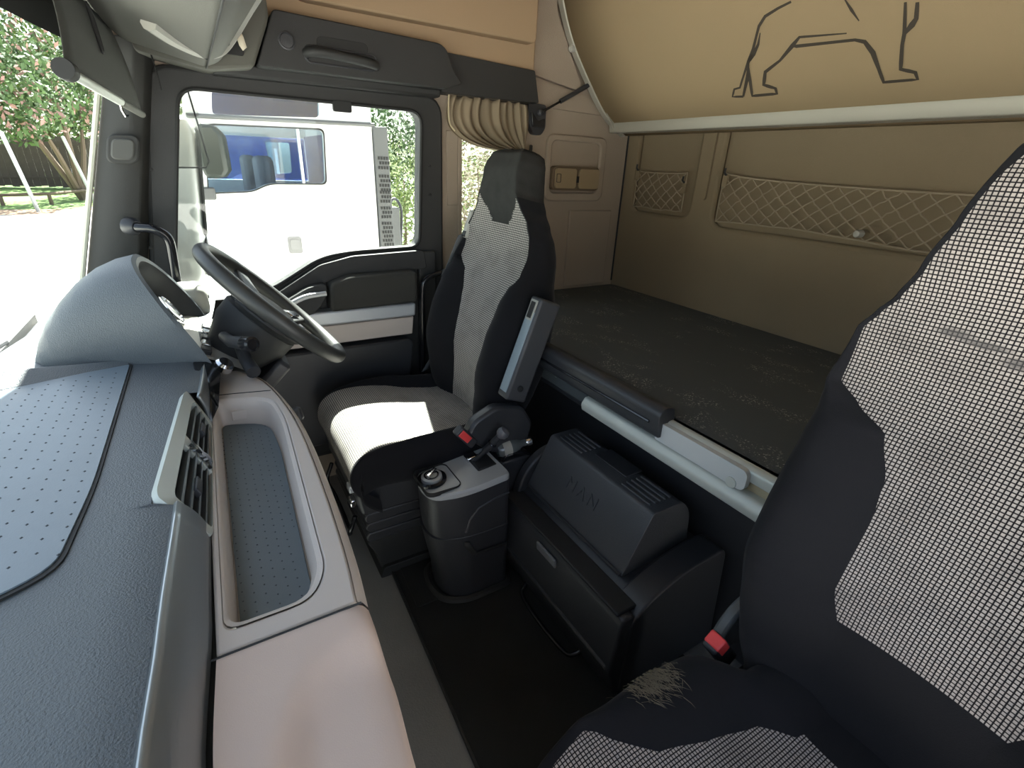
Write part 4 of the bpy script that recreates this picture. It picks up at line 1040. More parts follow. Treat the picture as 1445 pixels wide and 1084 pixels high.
# storage box between the seats
sb_ = thing('storage_box', (0.85, 0.82, 0.0), 'black storage box with ridged lid and drawer front between the seats', 'storage box')
prism('body', round_poly([(0.705, 0.015), (0.705, 0.28), (0.755, 0.32), (1.0, 0.36), (1.0, 0.015)], 0.01, 3), 'y', 0.56, 1.10, BLK, sb_, bevel=0.008)
dfp = round_poly([(0.655, 0.130), (0.672, 0.285), (0.680, 0.300), (0.712, 0.300), (0.712, 0.025), (0.690, 0.025)], 0.010, 3)
dw = prism('drawer_front', dfp, 'y', 0.548, 1.108, BLK, sb_, bevel=0.008, seg=3)
box('drawer_ledge', (0.672, 0.565, 0.296), (0.735, 1.092, 0.306), BLK2, dw, bevel=0.004)
tube('drawer_crease', [(0.657, 0.56, 0.142), (0.657, 1.095, 0.142)], 0.006, BLK, dw, n=8)
obox('drawer_latch', (0.6665, 0.845, 0.262), (0.004, 0.045, 0.014), ((1, 0, 0.1), (0, 1, 0), (-0.1, 0, 1)), mat('latch_grey', (0.16, 0.165, 0.175), 0.4), dw, bevel=0.003)['label'] = 'grey latch'
tube('pull_loop', smooth_path([(0.70, 0.955, 0.055), (0.672, 0.95, 0.040), (0.655, 0.925, 0.028), (0.650, 0.82, 0.024), (0.655, 0.71, 0.028), (0.672, 0.685, 0.040), (0.70, 0.68, 0.055)], 5), 0.0065, BLKG, sb_)
lidm = mat('lid_plastic', (0.062, 0.064, 0.069), 0.34, bump=0.35, bscale=420)
lid = prism('lid', round_poly([(0.742, 0.325), (0.822, 0.492), (0.925, 0.492), (0.962, 0.450), (0.975, 0.345)], [0.008, 0.010, 0.020, 0.03, 0.01], 4), 'y', 0.635, 1.070, lidm, sb_, bevel=0.008, seg=3)
for y0 in (0.66, 0.935):
    for k in range(5):
        obox('lid_ridge', (0.838 + k * 0.0175, y0 + 0.055, 0.4935), (0.0035, 0.052, 0.0028), ((1, 0, 0), (0, 1, 0), (0, 0, 1)), lidm, lid, bevel=0.002)
box('lid_notch', (0.868, 0.785, 0.4905), (0.930, 0.915, 0.4945), BLK, lid, bevel=0.002)
fn = Vector((-0.077, 0, 0.057)).normalized(); fx_ = Vector((0.057, 0, 0.077)).normalized()
fn = Vector((-0.80, 0, 0.60))
text_mesh('lid_lettering', 'MAN', 0.052, 0.0016, Vector((0.786, 0.862, 0.4168)) + Vector((-0.902, 0, 0.432)) * 0.0012, (0, -1, 0), (0.432, 0, 0.902), lidm, lid, 1.35)
tube('lid_hinge_line', [(0.742, 0.64, 0.331), (0.742, 1.066, 0.331)], 0.005, BLK, lid, n=8)
def cheek(y0, y1):
    pl = round_poly([(0.70, 0.02), (0.695, 0.265), (0.74, 0.315), (0.82, 0.352), (0.92, 0.372), (1.02, 0.372), (1.06, 0.02)], [0.01, 0.02, 0.05, 0.05, 0.05, 0.03, 0.01], 5)
    prism('cheek', pl, 'y', y0, y1, BLK, sb_, bevel=0.012, seg=3)
cheek(0.545, 0.620)
prism('cheek', round_poly([(0.715, 0.02), (0.712, 0.300), (0.735, 0.370), (0.790, 0.425), (0.86, 0.44), (1.02, 0.42), (1.06, 0.02)], [0.01, 0.02, 0.04, 0.04, 0.05, 0.03, 0.01], 5), 'y', 1.076, 1.110, BLK, sb_, bevel=0.008, seg=3)

# ================================================================== LOWER BUNK
lb = thing('lower_bunk', (1.3, 0.75, 0.40), 'lower bunk with dark felt mattress and pale aluminium front rails', 'bunk')
mp_ = round_poly([(1.0, -0.40), (1.0, 0.26), (0.868, 0.30), (0.868, 1.30), (1.0, 1.34), (1.0, 1.885), (1.755, 1.885), (1.755, -0.40)], 0.03, 4)
panel('mattress', mp_, [], 'z', 0.625, 0.722, MATTR, lb, bevel=0.022, seg=4)
box('bunk_base', (1.06, -0.40, 0.02), (1.75, 1.885, 0.62), BLK, lb, bevel=0.01)
panel('bunk_board', [(1.01, -0.39), (1.01, 0.27), (0.885, 0.31), (0.885, 1.29), (1.01, 1.33), (1.01, 1.88), (1.75, 1.88), (1.75, -0.39)], [], 'z', 0.600, 0.626, BLK, lb, bevel=0.003)
prism('black_guard', round_poly([(0.825, 0.682), (0.822, 0.745), (0.840, 0.758), (0.872, 0.752), (0.878, 0.682)], 0.010, 3), 'y', 0.672, 1.30, BLK, lb, bevel=0.006)
tube('guard_groove', [(0.8215, 0.70, 0.716), (0.8215, 1.28, 0.716)], 0.0035, BLKG, lb, n=6)
prism('lower_rail', round_poly([(0.832, 0.628), (0.828, 0.650), (0.840, 0.668), (0.870, 0.668), (0.870, 0.628)], 0.006, 3), 'y', 0.395, 0.955, ALUL, lb, bevel=0.003)
prism('upper_rail', round_poly([(0.852, 0.690), (0.850, 0.715), (0.860, 0.722), (0.885, 0.722), (0.885, 0.690)], 0.004, 2), 'y', 0.380, 0.675, ALUL, lb, bevel=0.002)
prism('rail_web', [(0.862, 0.655), (0.862, 0.70), (0.875, 0.70), (0.875, 0.655)], 'y', 0.372, 0.70, mat('rail_brass', (0.42, 0.36, 0.24), 0.5, metal=0.4), lb, bevel=0.001)
cvp = rrect(0.448, 0.690, 0.671, 0.718, [0.006, 0.014, 0.014, 0.006], 4)
panel('rail_cover', cvp, [], 'x', 0.838, 0.852, mat('rail_cover_grey', (0.50, 0.51, 0.50), 0.5), lb, bevel=0.004)
lathe('cover_disc', [(0.012, 0), (0.012, 0.002), (0, 0.002)], (0.838, 0.478, 0.678), (-1, 0, 0), ALUL, lb, n=18)
prism('end_bracket', [(0.855, 0.672), (0.855, 0.724), (0.88, 0.724), (0.88, 0.672)], 'y', 0.376, 0.384, STEEL, lb, bevel=0.001)

# ================================================================== UPPER BUNK (folded up)
ub = thing('upper_bunk', (1.6, 0.75, 1.40), 'folded tan upper bunk printed with a dark lion outline', 'bunk')
UPROF = [(p.x, p.y) for p in smooth_path([(1.690, 1.402, 0), (1.575, 1.470, 0), (1.462, 1.588, 0), (1.365, 1.712, 0), (1.305, 1.835, 0), (1.285, 1.90, 0), (1.280, 1.965, 0)], 6)]
UY0, UY1 = -0.38, 1.865
grid('bunk_cloth', len(UPROF) - 1, 8, lambda u, v: (UPROF[round(u * (len(UPROF) - 1))][0], UY0 + (UY1 - UY0) * v, UPROF[round(u * (len(UPROF) - 1))][1]), BUNKC, ub, solid=0.012)
# bottom rail and end rail
prism('bottom_rail', round_poly([(1.612, 1.404), (1.604, 1.444), (1.70, 1.444), (1.70, 1.404)], 0.004, 2), 'y', UY0, UY1 + 0.002, ALUU, ub, bevel=0.002)
def er(i, o, y):
    a = Vector(UPROF[max(i - 1, 0)]); b = Vector(UPROF[min(i + 1, len(UPROF) - 1)]); t = (b - a).normalized(); n2 = Vector((-t.y, t.x))
    if n2.x > 0: n2 = -n2
    p = Vector(UPROF[i]) + n2 * o
    return (p.x, y, p.y)
loft('end_rail', [[er(i, 0.006, UY1 - 0.022), er(i, 0.010, UY1 - 0.018), er(i, 0.010, UY1 + 0.008), er(i, -0.014, UY1 + 0.010), er(i, -0.014, UY1 - 0.022)] for i in range(0, len(UPROF))], ALUU, ub)
hb_ = panel('hinge_plate', round_poly([(1.535, 1.505), (1.560, 1.520), (1.672, 1.425), (1.660, 1.398), (1.615, 1.408)], 0.006, 3), [], 'y', UY1 - 0.032, UY1 - 0.025, ALUU, ub, bevel=0.001)
for x, z in ((1.578, 1.478), (1.622, 1.437)):
    lathe('bolt', [(0.009, 0), (0.009, 0.004), (0.004, 0.006), (0, 0.006)], (x, UY1 - 0.032, z), (0, -1, 0), CHROME, hb_, n=10)
lathe('catch_stud', [(0.016, 0), (0.014, 0.008), (0.008, 0.018), (0, 0.020)], er(17, 0.008, UY1 - 0.005), (-0.75, -0.3, -0.35), HEADL, ub, n=14)
# lion outline printed on the cloth: strokes as (along the bunk, up the cloth, stroke width)
LION = [
    [(0.9643, 0.4028, 0.0042), (1.0012, 0.3952, 0.0051), (1.0409, 0.3833, 0.0062), (1.0638, 0.3626, 0.0063), (1.0772, 0.3388, 0.0055), (1.0955, 0.3053, 0.0066), (1.1186, 0.2734, 0.0077), (1.1439, 0.2366, 0.005), (1.1709, 0.1957, 0.0051), (1.1921, 0.1925, 0.0052), (1.208, 0.1672, 0.0053), (1.1693, 0.1644, 0.0062)],
    [(1.0636, 0.3452, 0.0018), (1.0764, 0.3161, 0.0056), (1.0969, 0.2914, 0.0085), (1.116, 0.275, 0.0077)],
    [(1.1693, 0.1644, 0.0052), (1.1367, 0.2221, 0.009), (1.1205, 0.2658, 0.0039)],
    [(1.1226, 0.2661, 0.0039), (1.1294, 0.2159, 0.008), (1.1371, 0.1634, 0.0072), (1.0552, 0.1627, 0.0069), (1.0547, 0.1802, 0.0078), (1.0888, 0.196, 0.0089), (1.0738, 0.2344, 0.0077), (1.0222, 0.261, 0.0055), (0.9795, 0.2951, 0.0089), (0.9561, 0.3143, 0.0052), (0.8371, 0.3023, 0.0024)],
    [(0.9778, 0.2939, 0.0035), (0.9689, 0.2924, 0.0071), (0.891, 0.2876, 0.0059), (0.8196, 0.2832, 0.0057), (0.7976, 0.2746, 0.008), (0.7812, 0.2453, 0.0097), (0.7712, 0.2019, 0.0065), (0.7634, 0.165, 0.0066), (0.6889, 0.1635, 0.0055), (0.6926, 0.1823, 0.0071), (0.7231, 0.195, 0.0072), (0.717, 0.2543, 0.0061), (0.7115, 0.2797, 0.0068), (0.7079, 0.3461, 0.0044)],
    [(0.7115, 0.2774, 0.0045), (0.6961, 0.2949, 0.0104), (0.6876, 0.3073, 0.0073), (0.6848, 0.3409, 0.0057)],
    [(0.8352, 0.3816, 0.0023), (0.8211, 0.3532, 0.0055), (0.8063, 0.3257, 0.0016)],
]

UARC = [0.0]
for a_, b_ in zip(UPROF, UPROF[1:]): UARC.append(UARC[-1] + math.hypot(b_[0] - a_[0], b_[1] - a_[1]))
def on_cloth(y, s_, o=0.0075):
    for i in range(len(UPROF) - 1):
        if s_ <= UARC[i + 1] or i == len(UPROF) - 2:
            t = (s_ - UARC[i]) / (UARC[i + 1] - UARC[i])
            a = Vector(UPROF[i]); b = Vector(UPROF[i + 1]); p = a + (b - a) * t; d = (b - a).normalized(); n2 = Vector((-d.y, d.x))
            if n2.x > 0: n2 = -n2
            return (p.x + n2.x * o, y, p.y + n2.y * o)
geo = []
for stroke in LION:
    pts = [Vector((q[0], q[1], q[2])) for q in stroke]
    fine = []
    for a, b in zip(pts, pts[1:]):
        m_ = max(1, int((b.to_2d() - a.to_2d()).length / 0.012))
        fine += [a + (b - a) * (k / m_) for k in range(m_)]
    fine.append(pts[-1])
    vs = []
    for i, p in enumerate(fine):
        d = (fine[min(i + 1, len(fine) - 1)] - fine[max(i - 1, 0)]).to_2d()
        d = d.normalized() if d.length > 1e-6 else Vector((1, 0)); n2 = Vector((-d.y, d.x)) * max(p.z, 0.002) * 0.65
        vs += [on_cloth(p.x + n2.x, p.y + n2.y), on_cloth(p.x - n2.x, p.y - n2.y)]
    geo.append((vs, [(2 * i, 2 * i + 1, 2 * i + 3, 2 * i + 2) for i in range(len(fine) - 1)]))
mk('lion_print', *join_geo(geo), PRINT, ub)['label'] = 'dark lion outline print'
# gas strut holding the bunk
gs = thing('gas_strut', (1.235, 1.88, 1.42), 'black gas strut from the side wall bracket to the upper bunk', 'strut')
panel('bracket', round_poly([(1.185, 1.485), (1.27, 1.482), (1.272, 1.40), (1.252, 1.372), (1.215, 1.374), (1.187, 1.42)], 0.012, 3), [], 'y', 1.868, 1.897, BLK, gs, bevel=0.005)
panel('bracket_ear', round_poly([(1.195, 1.455), (1.205, 1.40), (1.26, 1.40), (1.262, 1.435), (1.23, 1.42)], 0.008, 3), [], 'y', 1.858, 1.87, BLKG, gs, bevel=0.003)
g0, g1 = Vector((1.232, 1.845, 1.452)), Vector((1.475, 1.86, 1.575))
tube('rod', [g0, g0 + (g1 - g0) * 0.5], 0.0045, BLKG, gs, n=8)
tube('cylinder', [g0 + (g1 - g0) * 0.38, g1], 0.009, BLK, gs, n=12)
lathe('ball_joint', [(0.006, -0.01), (0.012, -0.004), (0.012, 0.01), (0.006, 0.014)], (1.232, 1.852, 1.452), (0, -1, 0), BLK, gs, n=14)

# reading lamp in the wall pocket
rl = thing('reading_lamp', (1.45, 1.88, 1.165), 'tan oblong reading lamp set in the side wall pocket', 'lamp')
TANP = mat('tan_lamp_plastic', (0.30, 0.225, 0.135), 0.5)
panel('housing', rrect(1.325, 1.583, 1.165, 1.262, 0.022), [], 'y', 1.868, 1.899, mat('lamp_rim_brown', (0.13, 0.09, 0.055), 0.6), rl, bevel=0.006)
panel('lamp_face', rrect(1.336, 1.448, 1.174, 1.254, 0.012), [], 'y', 1.860, 1.870, TANP, rl, bevel=0.004)
panel('lamp_face', rrect(1.463, 1.576, 1.174, 1.254, 0.012), [], 'y', 1.860, 1.870, TANP, rl, bevel=0.004)
panel('switch', rrect(1.449, 1.462, 1.198, 1.224, 0.002), [], 'y', 1.859, 1.869, SEAL, rl, bevel=0.001)
panel('flap_outline', rrect(1.340, 1.363, 1.197, 1.232, 0.004), [rrect(1.342, 1.361, 1.199, 1.230, 0.003)], 'y', 1.858, 1.861, SEAL, rl)

# luggage nets on the back wall
def net(label, y0, y1, z0, z1, n_cells, sag, hooks, stud=None):
    o = thing('luggage_net', (XB - 0.03, (y0 + y1) / 2, z0), label, 'net', 'luggage nets on the sleeper back wall')
    rnd = random.Random(int(y0 * 100) + 5)
    X0 = XB - 0.006
    def pt(a, b):
        # a across, b up; pillowed away from the wall and sagging between the ends
        y = y0 + (y1 - y0) * a
        e = math.sin(math.pi * min(1, max(0, a)))
        z = z0 + (z1 - z0) * b - sag * (e ** 0.5) * b + sag * 0.3 * (1 - b) * math.sin(3 * a * math.pi)
        x = X0 - 0.018 * math.sin(math.pi * min(1, max(0, b)) ** 1.2) * (e ** 0.4) - 0.004
        return Vector((x, y, z))
    geo = []
    asp = (y1 - y0) / (z1 - z0); rows = 3
    cols = max(3, int(round(asp * rows * 0.95)))
    for d in (1, -1):
        for k in range(-rows, cols + rows + 1):
            pts = []
            for s in range(0, 17):
                b = s / 16
                a = (k + d * b * rows) / cols if d > 0 else (k - b * rows) / cols
                if -0.001 <= a <= 1.001:
                    w = pt(a, b); w.z += rnd.gauss(0, 0.0012); w.y += rnd.gauss(0, 0.0012); w.x += 0.002 * d
                    pts.append(w)
            if len(pts) > 1: geo.append(tube_geo(pts, 0.0024, 5))
    mk('mesh_cords', *join_geo(geo), CORD, o, kind='stuff')
    tube('top_cord', [pt(a / 20, 1.0) for a in range(21)], 0.0030, CORD, o, n=6)
    tube('bottom_cord', [pt(a / 20, 0.0) + Vector((0, 0, rnd.gauss(0, 0.001))) for a in range(21)], 0.0028, CORD, o, n=6)
    for a in (0, 1): tube('end_cord', [pt(a, b / 6) for b in range(7)], 0.0026, CORD, o, n=6)
    for y, z in hooks:
        h = obox('hook_plate', (X0 - 0.006, y, z - 0.012), (0.006, 0.012, 0.020), ((1, 0, 0), (0, 1, 0), (0, 0, 1)), FELTB, o, bevel=0.003)
        tube('hook', [(X0 - 0.008, y, z + 0.01), (X0 - 0.02, y, z + 0.018), (X0 - 0.018, y, z + 0.034)], 0.004, BLK2, h, n=6)
    if stud: lathe('stud', [(0.012, -0.01), (0.012, 0.012), (0.009, 0.018), (0, 0.020)], (X0 - 0.012, stud[0], stud[1]), (-1, 0, 0), HEADL, o, n=16)
    return o
net('short cord luggage net beside the side wall', 1.515, 1.800, 1.105, 1.258, 4, 0.006, [(1.795, 1.25), (1.52, 1.21)])
net('long cord luggage net stretched behind the passenger seat', -0.20, 1.335, 1.085, 1.262, 14, 0.030, [(1.325, 1.245), (-0.19, 1.25)], (0.80, 1.105))

# curtain gathered at the small window
cu_ = thing('side_curtain', (1.02, 1.87, 1.30), 'tan gathered curtain tied back above the driver headrest', 'curtain')
def curt(u, v):
    top = Vector((0.848 + 0.325 * u, 0, 1.476 + 0.004 * math.sin(u * 44)))
    tie = Vector((1.110 + 0.065 * u, 0, 1.304 + 0.014 * u))
    c1 = Vector((0.765 + 0.43 * u, 0, 1.310 + 0.09 * u))
    p = top * (1 - v) ** 2 + c1 * 2 * v * (1 - v) + tie * v * v
    amp = 0.011 * (1 - 0.45 * v) * (0.65 + 0.35 * math.sin(u * 23))
    ph = u * 2 * math.pi * 10 + 1.8 * math.sin(u * 7) + 0.8 * v
    p.y = 1.862 + amp * math.sin(ph) + 0.006 * math.sin(u * 17 + v * 3)
    return p
grid('drape', 150, 22, curt, CURT, cu_, solid=0.0015)
def tail(u, v):
    x = 1.125 + 0.05 * u + (0.05 + 0.10 * u) * v
    return Vector((x, 1.862 + 0.012 * math.sin(u * 2 * math.pi * 5 + 1), 1.302 - 0.42 * v))
grid('tail', 60, 12, tail, CURT, cu_, solid=0.0015)
tube('tie_band', smooth_path([(1.10, 1.845, 1.310), (1.14, 1.838, 1.302), (1.185, 1.842, 1.308), (1.205, 1.865, 1.330)], 4), 0.007, SEAL, cu_, n=8)
tube('hem_cord', smooth_path([(0.842, 1.862, 1.478), (0.838, 1.858, 1.43), (0.842, 1.855, 1.385), (0.86, 1.85, 1.362)], 4), 0.003, mat('cord_cream', (0.5, 0.42, 0.28), 0.9), cu_, n=6)
tube('curtain_rail', [(0.83, 1.862, 1.482), (1.18, 1.862, 1.484)], 0.005, FELT, cu_, n=6)

# ================================================================== OUTSIDE
GZ = -1.35
def near_ground():
    return S(grid('ground', 4, 4, lambda u, v: (-60 + 140 * u, -30 + 120 * v, GZ), GROUND), 'pale sunlit concrete yard outside')
near_ground()
lawn = tag(mk('lawn', [(-30, 27, GZ + 0.01), (-5.0, 30, GZ + 0.01), (1.0, 40, GZ + 0.01), (1.0, 75, GZ + 0.01), (-40, 75, GZ + 0.01)], [(0, 1, 2, 3, 4)], GRASS), 'strip of green lawn beyond the yard', 'lawn', kind='stuff')
tag(mk('soil_border', [(-30, 25.6, GZ + 0.005), (-5.2, 28.2, GZ + 0.005), (0.2, 38, GZ + 0.005), (-5.0, 30.6, GZ + 0.02), (-30, 27.4, GZ + 0.02)], [(0, 1, 2, 3, 4)], EARTH), 'brown soil edge along the lawn', 'soil', kind='stuff')

# own exterior mirror
em = thing('door_mirror', (-0.03, 2.12, 0.85), 'tall pale exterior mirror outside the driver door', 'mirror')
def mring(z, k):
    x0 = -0.16 + 0.24 * (z - 0.85) * 0.45; w = 0.15
    pl = round_poly([(x0, 2.05), (x0 + w * 0.85, 2.03), (x0 + w, 2.07), (x0 + w, 2.33), (x0 + w * 0.7, 2.36), (x0, 2.30)], 0.03, 4)
    cx, cy = x0 + w / 2, 2.19
    return [(cx + (x - cx) * k, cy + (y - cy) * k, z) for x, y in pl]
MH = mat('mirror_housing', (0.62, 0.63, 0.62), 0.35, coat=0.4)
loft('housing', [mring(0.80, 0.55), mring(0.82, 0.85), mring(0.86, 1.0), mring(1.10, 1.03), mring(1.30, 1.0), mring(1.345, 0.85), mring(1.36, 0.55)], MH, em)
def mg(z0, z1):
    vs = []
    for y, z in rrect(2.055, 2.335, z0, z1, 0.03):
        x0 = -0.16 + 0.24 * (z - 0.85) * 0.45
        vs.append((x0 + 0.153, y, z))
    return vs
for z0, z1 in ((0.99, 1.325), (0.85, 0.97)):
    vs = mg(z0, z1); o_ = mk('mirror_pane', vs, [tuple(range(len(vs)))], MIRR, em, solid=0.004)
    tube('pane_edge', vs, 0.006, SEAL, o_, n=6, cyc=True)
tube('mirror_arm', [(-0.12, 2.19, 1.35), (-0.12, 2.1, 1.38), (-0.10, 1.96, 1.38)], 0.014, BLK, em, n=8)
tube('mirror_arm', [(-0.15, 2.19, 0.82), (-0.16, 2.1, 0.78), (-0.17, 1.96, 0.78)], 0.014, BLK, em, n=8)
# wiper arm / front corner piece outside the windscreen
wp_ = thing('wiper_arm', (-0.5, 1.45, 0.78), 'black wiper arm lying along the windscreen base', 'wiper')
tube('arm', smooth_path([(-0.50, 1.05, 0.800), (-0.505, 1.25, 0.806), (-0.495, 1.45, 0.806), (-0.465, 1.62, 0.802)], 4), 0.008, BLK, wp_, n=8)
obox('pivot_cap', (-0.490, 1.43, 0.818), (0.02, 0.035, 0.014), ((1, 0, 0), (0, 1, 0), (0, 0, 1)), BLK2, wp_, bevel=0.008)
tube('blade', [(-0.475, 1.1, 0.815), (-0.462, 1.5, 0.815)], 0.005, SEAL, wp_, n=6)

# white tractor unit parked alongside
wt = thing('white_truck', (0.6, 5.3, GZ), 'white truck cab parked alongside, seen through the driver window', 'truck')
TY0, TY1 = 4.2, 6.6
w_low = round_poly([(0.140, 1.420), (0.890, 1.440), (0.870, 1.075), (0.470, 1.070), (0.36, 1.015), (0.085, 1.000)], [0.06, 0.04, 0.04, 0.06, 0.05, 0.03], 5)
w_up = round_poly([(0.210, 1.625), (0.885, 1.645), (0.872, 1.520), (0.190, 1.485)], 0.03, 4)
t_out = [(-0.05, GZ + 0.55), (1.25, GZ + 0.55), (1.25, 2.55), (0.35, 2.45), (0.06, 1.75), (0.0, 1.3), (-0.08, 0.6)]
panel('cab_side', t_out, [w_low, w_up], 'y', TY0, TY0 + 0.06, WHITE, wt, bevel=0.01)
panel('cab_side', t_out, [[(0.10, 1.43), (1.17, 1.44), (1.17, 1.0), (0.085, 1.0)]], 'y', TY1 - 0.06, TY1, WHITE, wt, bevel=0.01)
box('upper_lining', (0.05, TY0 + 0.5, 1.47), (1.18, TY0 + 0.53, 2.3), mat('navy_lining', (0.02, 0.045, 0.17), 0.7), wt, bevel=0)
box('rear_lining', (1.165, TY0 + 0.07, 0.62), (1.188, TY1 - 0.07, 1.46), mat('navy_lining', (0.02, 0.045, 0.17), 0.7), wt, bevel=0)
box('cab_back', (1.19, TY0 + 0.06, GZ + 0.55), (1.25, TY1 - 0.06, 2.5), WHITE, wt, bevel=0)
box('cab_front', (-0.06, TY0 + 0.06, GZ + 0.55), (-0.02, TY1 - 0.06, 0.9), WHITE, wt, bevel=0)
mk('cab_roof', [(0.35, TY0, 2.45), (1.25, TY0, 2.55), (1.25, TY1, 2.55), (0.35, TY1, 2.45)], [(0, 1, 2, 3)], WHITE, wt, solid=0.04)
mk('cab_brow', [(0.06, TY0, 1.75), (0.35, TY0, 2.45), (0.35, TY1, 2.45), (0.06, TY1, 1.75)], [(0, 1, 2, 3)], WHITE, wt, solid=0.04)
box('cab_floor', (-0.02, TY0 + 0.06, 0.55), (1.19, TY1 - 0.06, 0.60), BLK2, wt, bevel=0)
wl = panel('side_window', [(x, z) for x, z in round_poly([(0.13, 1.43), (0.90, 1.45), (0.88, 1.065), (0.47, 1.06), (0.36, 1.005), (0.075, 0.99)], 0.04, 4)], [], 'y', TY0 + 0.03, TY0 + 0.035, GLASSB, wt)
panel('window_gasket', round_poly([(0.132, 1.43), (0.898, 1.45), (0.878, 1.066), (0.472, 1.061), (0.362, 1.006), (0.077, 0.991)], [0.06, 0.04, 0.04, 0.06, 0.05, 0.03], 5), [w_low], 'y', TY0 - 0.006, TY0 + 0.01, SEAL, wl)
box('window_divider', (0.705, TY0 - 0.004, 1.07), (0.722, TY0 + 0.03, 1.44), WHITE, wl, bevel=0.002)
wu_ = panel('upper_window', round_poly([(0.20, 1.635), (0.895, 1.655), (0.882, 1.51), (0.18, 1.475)], 0.03, 4), [], 'y', TY0 + 0.03, TY0 + 0.035, GLASSB, wt)
panel('side_window', round_poly([(0.13, 1.43), (0.90, 1.45), (0.88, 1.065), (0.47, 1.06), (0.36, 1.005), (0.075, 0.99)], 0.04, 4), [], 'y', TY1 - 0.035, TY1 - 0.03, GLASSB, wt)
tube('drip_rail', [(0.04, TY0 - 0.01, 1.468), (1.27, TY0 - 0.01, 1.500)], 0.014, GREYP, wt, n=8)
dh = panel('door_handle', rrect(0.545, 0.642, 0.568, 0.690, 0.015), [], 'y', TY0 - 0.02, TY0 + 0.004, GREYP, wt, bevel=0.006)
panel('handle_grip', rrect(0.560, 0.627, 0.60, 0.672, 0.012), [], 'y', TY0 - 0.03, TY0 - 0.018, mat('handle_pale', (0.13, 0.13, 0.13), 0.5), dh, bevel=0.005)
df_ = panel('side_deflector', [(1.254, 1.488), (1.366, 1.492), (1.40, -0.9), (1.27, -0.9)], [], 'y', TY0 - 0.02, TY0 + 0.10, GREYP, wt, bevel=0.006)
geo = []
for bz, nrow in ((1.27, 3), (1.14, 4), (1.02, 3), (0.90, 3), (0.78, 7)):
    for i in range(nrow):
        for k in range(4):
            geo.append(box_geo((1.285 + k * 0.022 + 0.011 * (i % 2) - 0.012 * (bz - 1.27) * 0, TY0 - 0.022, bz - i * 0.034), (0.007, 0.002, 0.011)))
mk('perforations', *join_geo(geo), SEAL, df_, kind='stuff')
loft('truck_mirror', [[(0.115 + dx * k, 4.08 + dy, z) for dx, dy in ((-0.05, 0.0), (0.10, 0.0), (0.14, 0.10), (0.0, 0.14))] for z, k in ((1.10, 0.7), (1.15, 1.0), (1.36, 1.0), (1.42, 0.6))], mat('mirror_dark', (0.012, 0.018, 0.012), 0.4), wt, bevel=0.02)
box('repeater_lamp', (0.035, TY0 - 0.03, 0.955), (0.125, TY0 + 0.01, 1.035), GREYP, wt, bevel=0.012)
tube('air_coupling', smooth_path([(1.42, 4.5, 0.55), (1.44, 4.5, 0.85), (1.50, 4.5, 0.95), (1.56, 4.5, 0.85), (1.54, 4.5, 0.55)], 5), 0.012, BLK, wt, n=8)
box('coupling_block', (1.45, 4.45, 0.55), (1.53, 4.56, 0.88), GREYP, wt, bevel=0.01)
tube('truck_wheel', [(0.35 + 0.42 * math.cos(2 * math.pi * i / 20), TY0 + 0.12, GZ + 0.50 + 0.42 * math.sin(2 * math.pi * i / 20)) for i in range(20)], 0.10, SEAL, wt, n=8, cyc=True)
for x_, y_ in ((0.45, 4.75), (0.45, 6.0)):
    box('cab_seat', (x_, y_ - 0.2, 0.60), (x_ + 0.12, y_ + 0.2, 1.25), mat('seat_grey', (0.2, 0.2, 0.22), 0.9), wt, bevel=0.04)

# blue cab added beyond it, stands in for a reflection in its windows
bl = thing('blue_reflection_cab', (0.9, 9.4, GZ), 'dark blue cab standing in for a reflection in the white cab windows', 'truck')
bw = round_poly([(0.95, 1.46), (1.62, 1.48), (1.60, 0.98), (1.20, 0.95), (0.98, 0.98)], 0.05, 4)
b_out = [(0.42, GZ + 0.5), (2.25, GZ + 0.5), (2.25, 2.6), (0.75, 2.6), (0.42, 1.5)]
panel('cab_side', b_out, [bw], 'y', 8.2, 8.26, BLUE, bl, bevel=0.01)
panel('cab_side', b_out, [bw], 'y', 10.5, 10.56, BLUE, bl, bevel=0.01)
panel('side_window', round_poly([(0.94, 1.47), (1.63, 1.49), (1.61, 0.97), (1.2, 0.94), (0.97, 0.97)], 0.05, 4), [], 'y', 8.23, 8.235, GLASSB, bl)
box('roof', (0.75, 8.26, 2.55), (2.25, 10.5, 2.6), BLUE, bl, bevel=0)
box('window_post', (1.05, 8.20, 1.02), (1.09, 8.24, 1.35), WHITE, bl, bevel=0.01)
tube('truck_wheel', [(0.9 + 0.42 * math.cos(2 * math.pi * i / 20), 8.3, GZ + 0.50 + 0.42 * math.sin(2 * math.pi * i / 20)) for i in range(20)], 0.10, SEAL, bl, n=8, cyc=True)

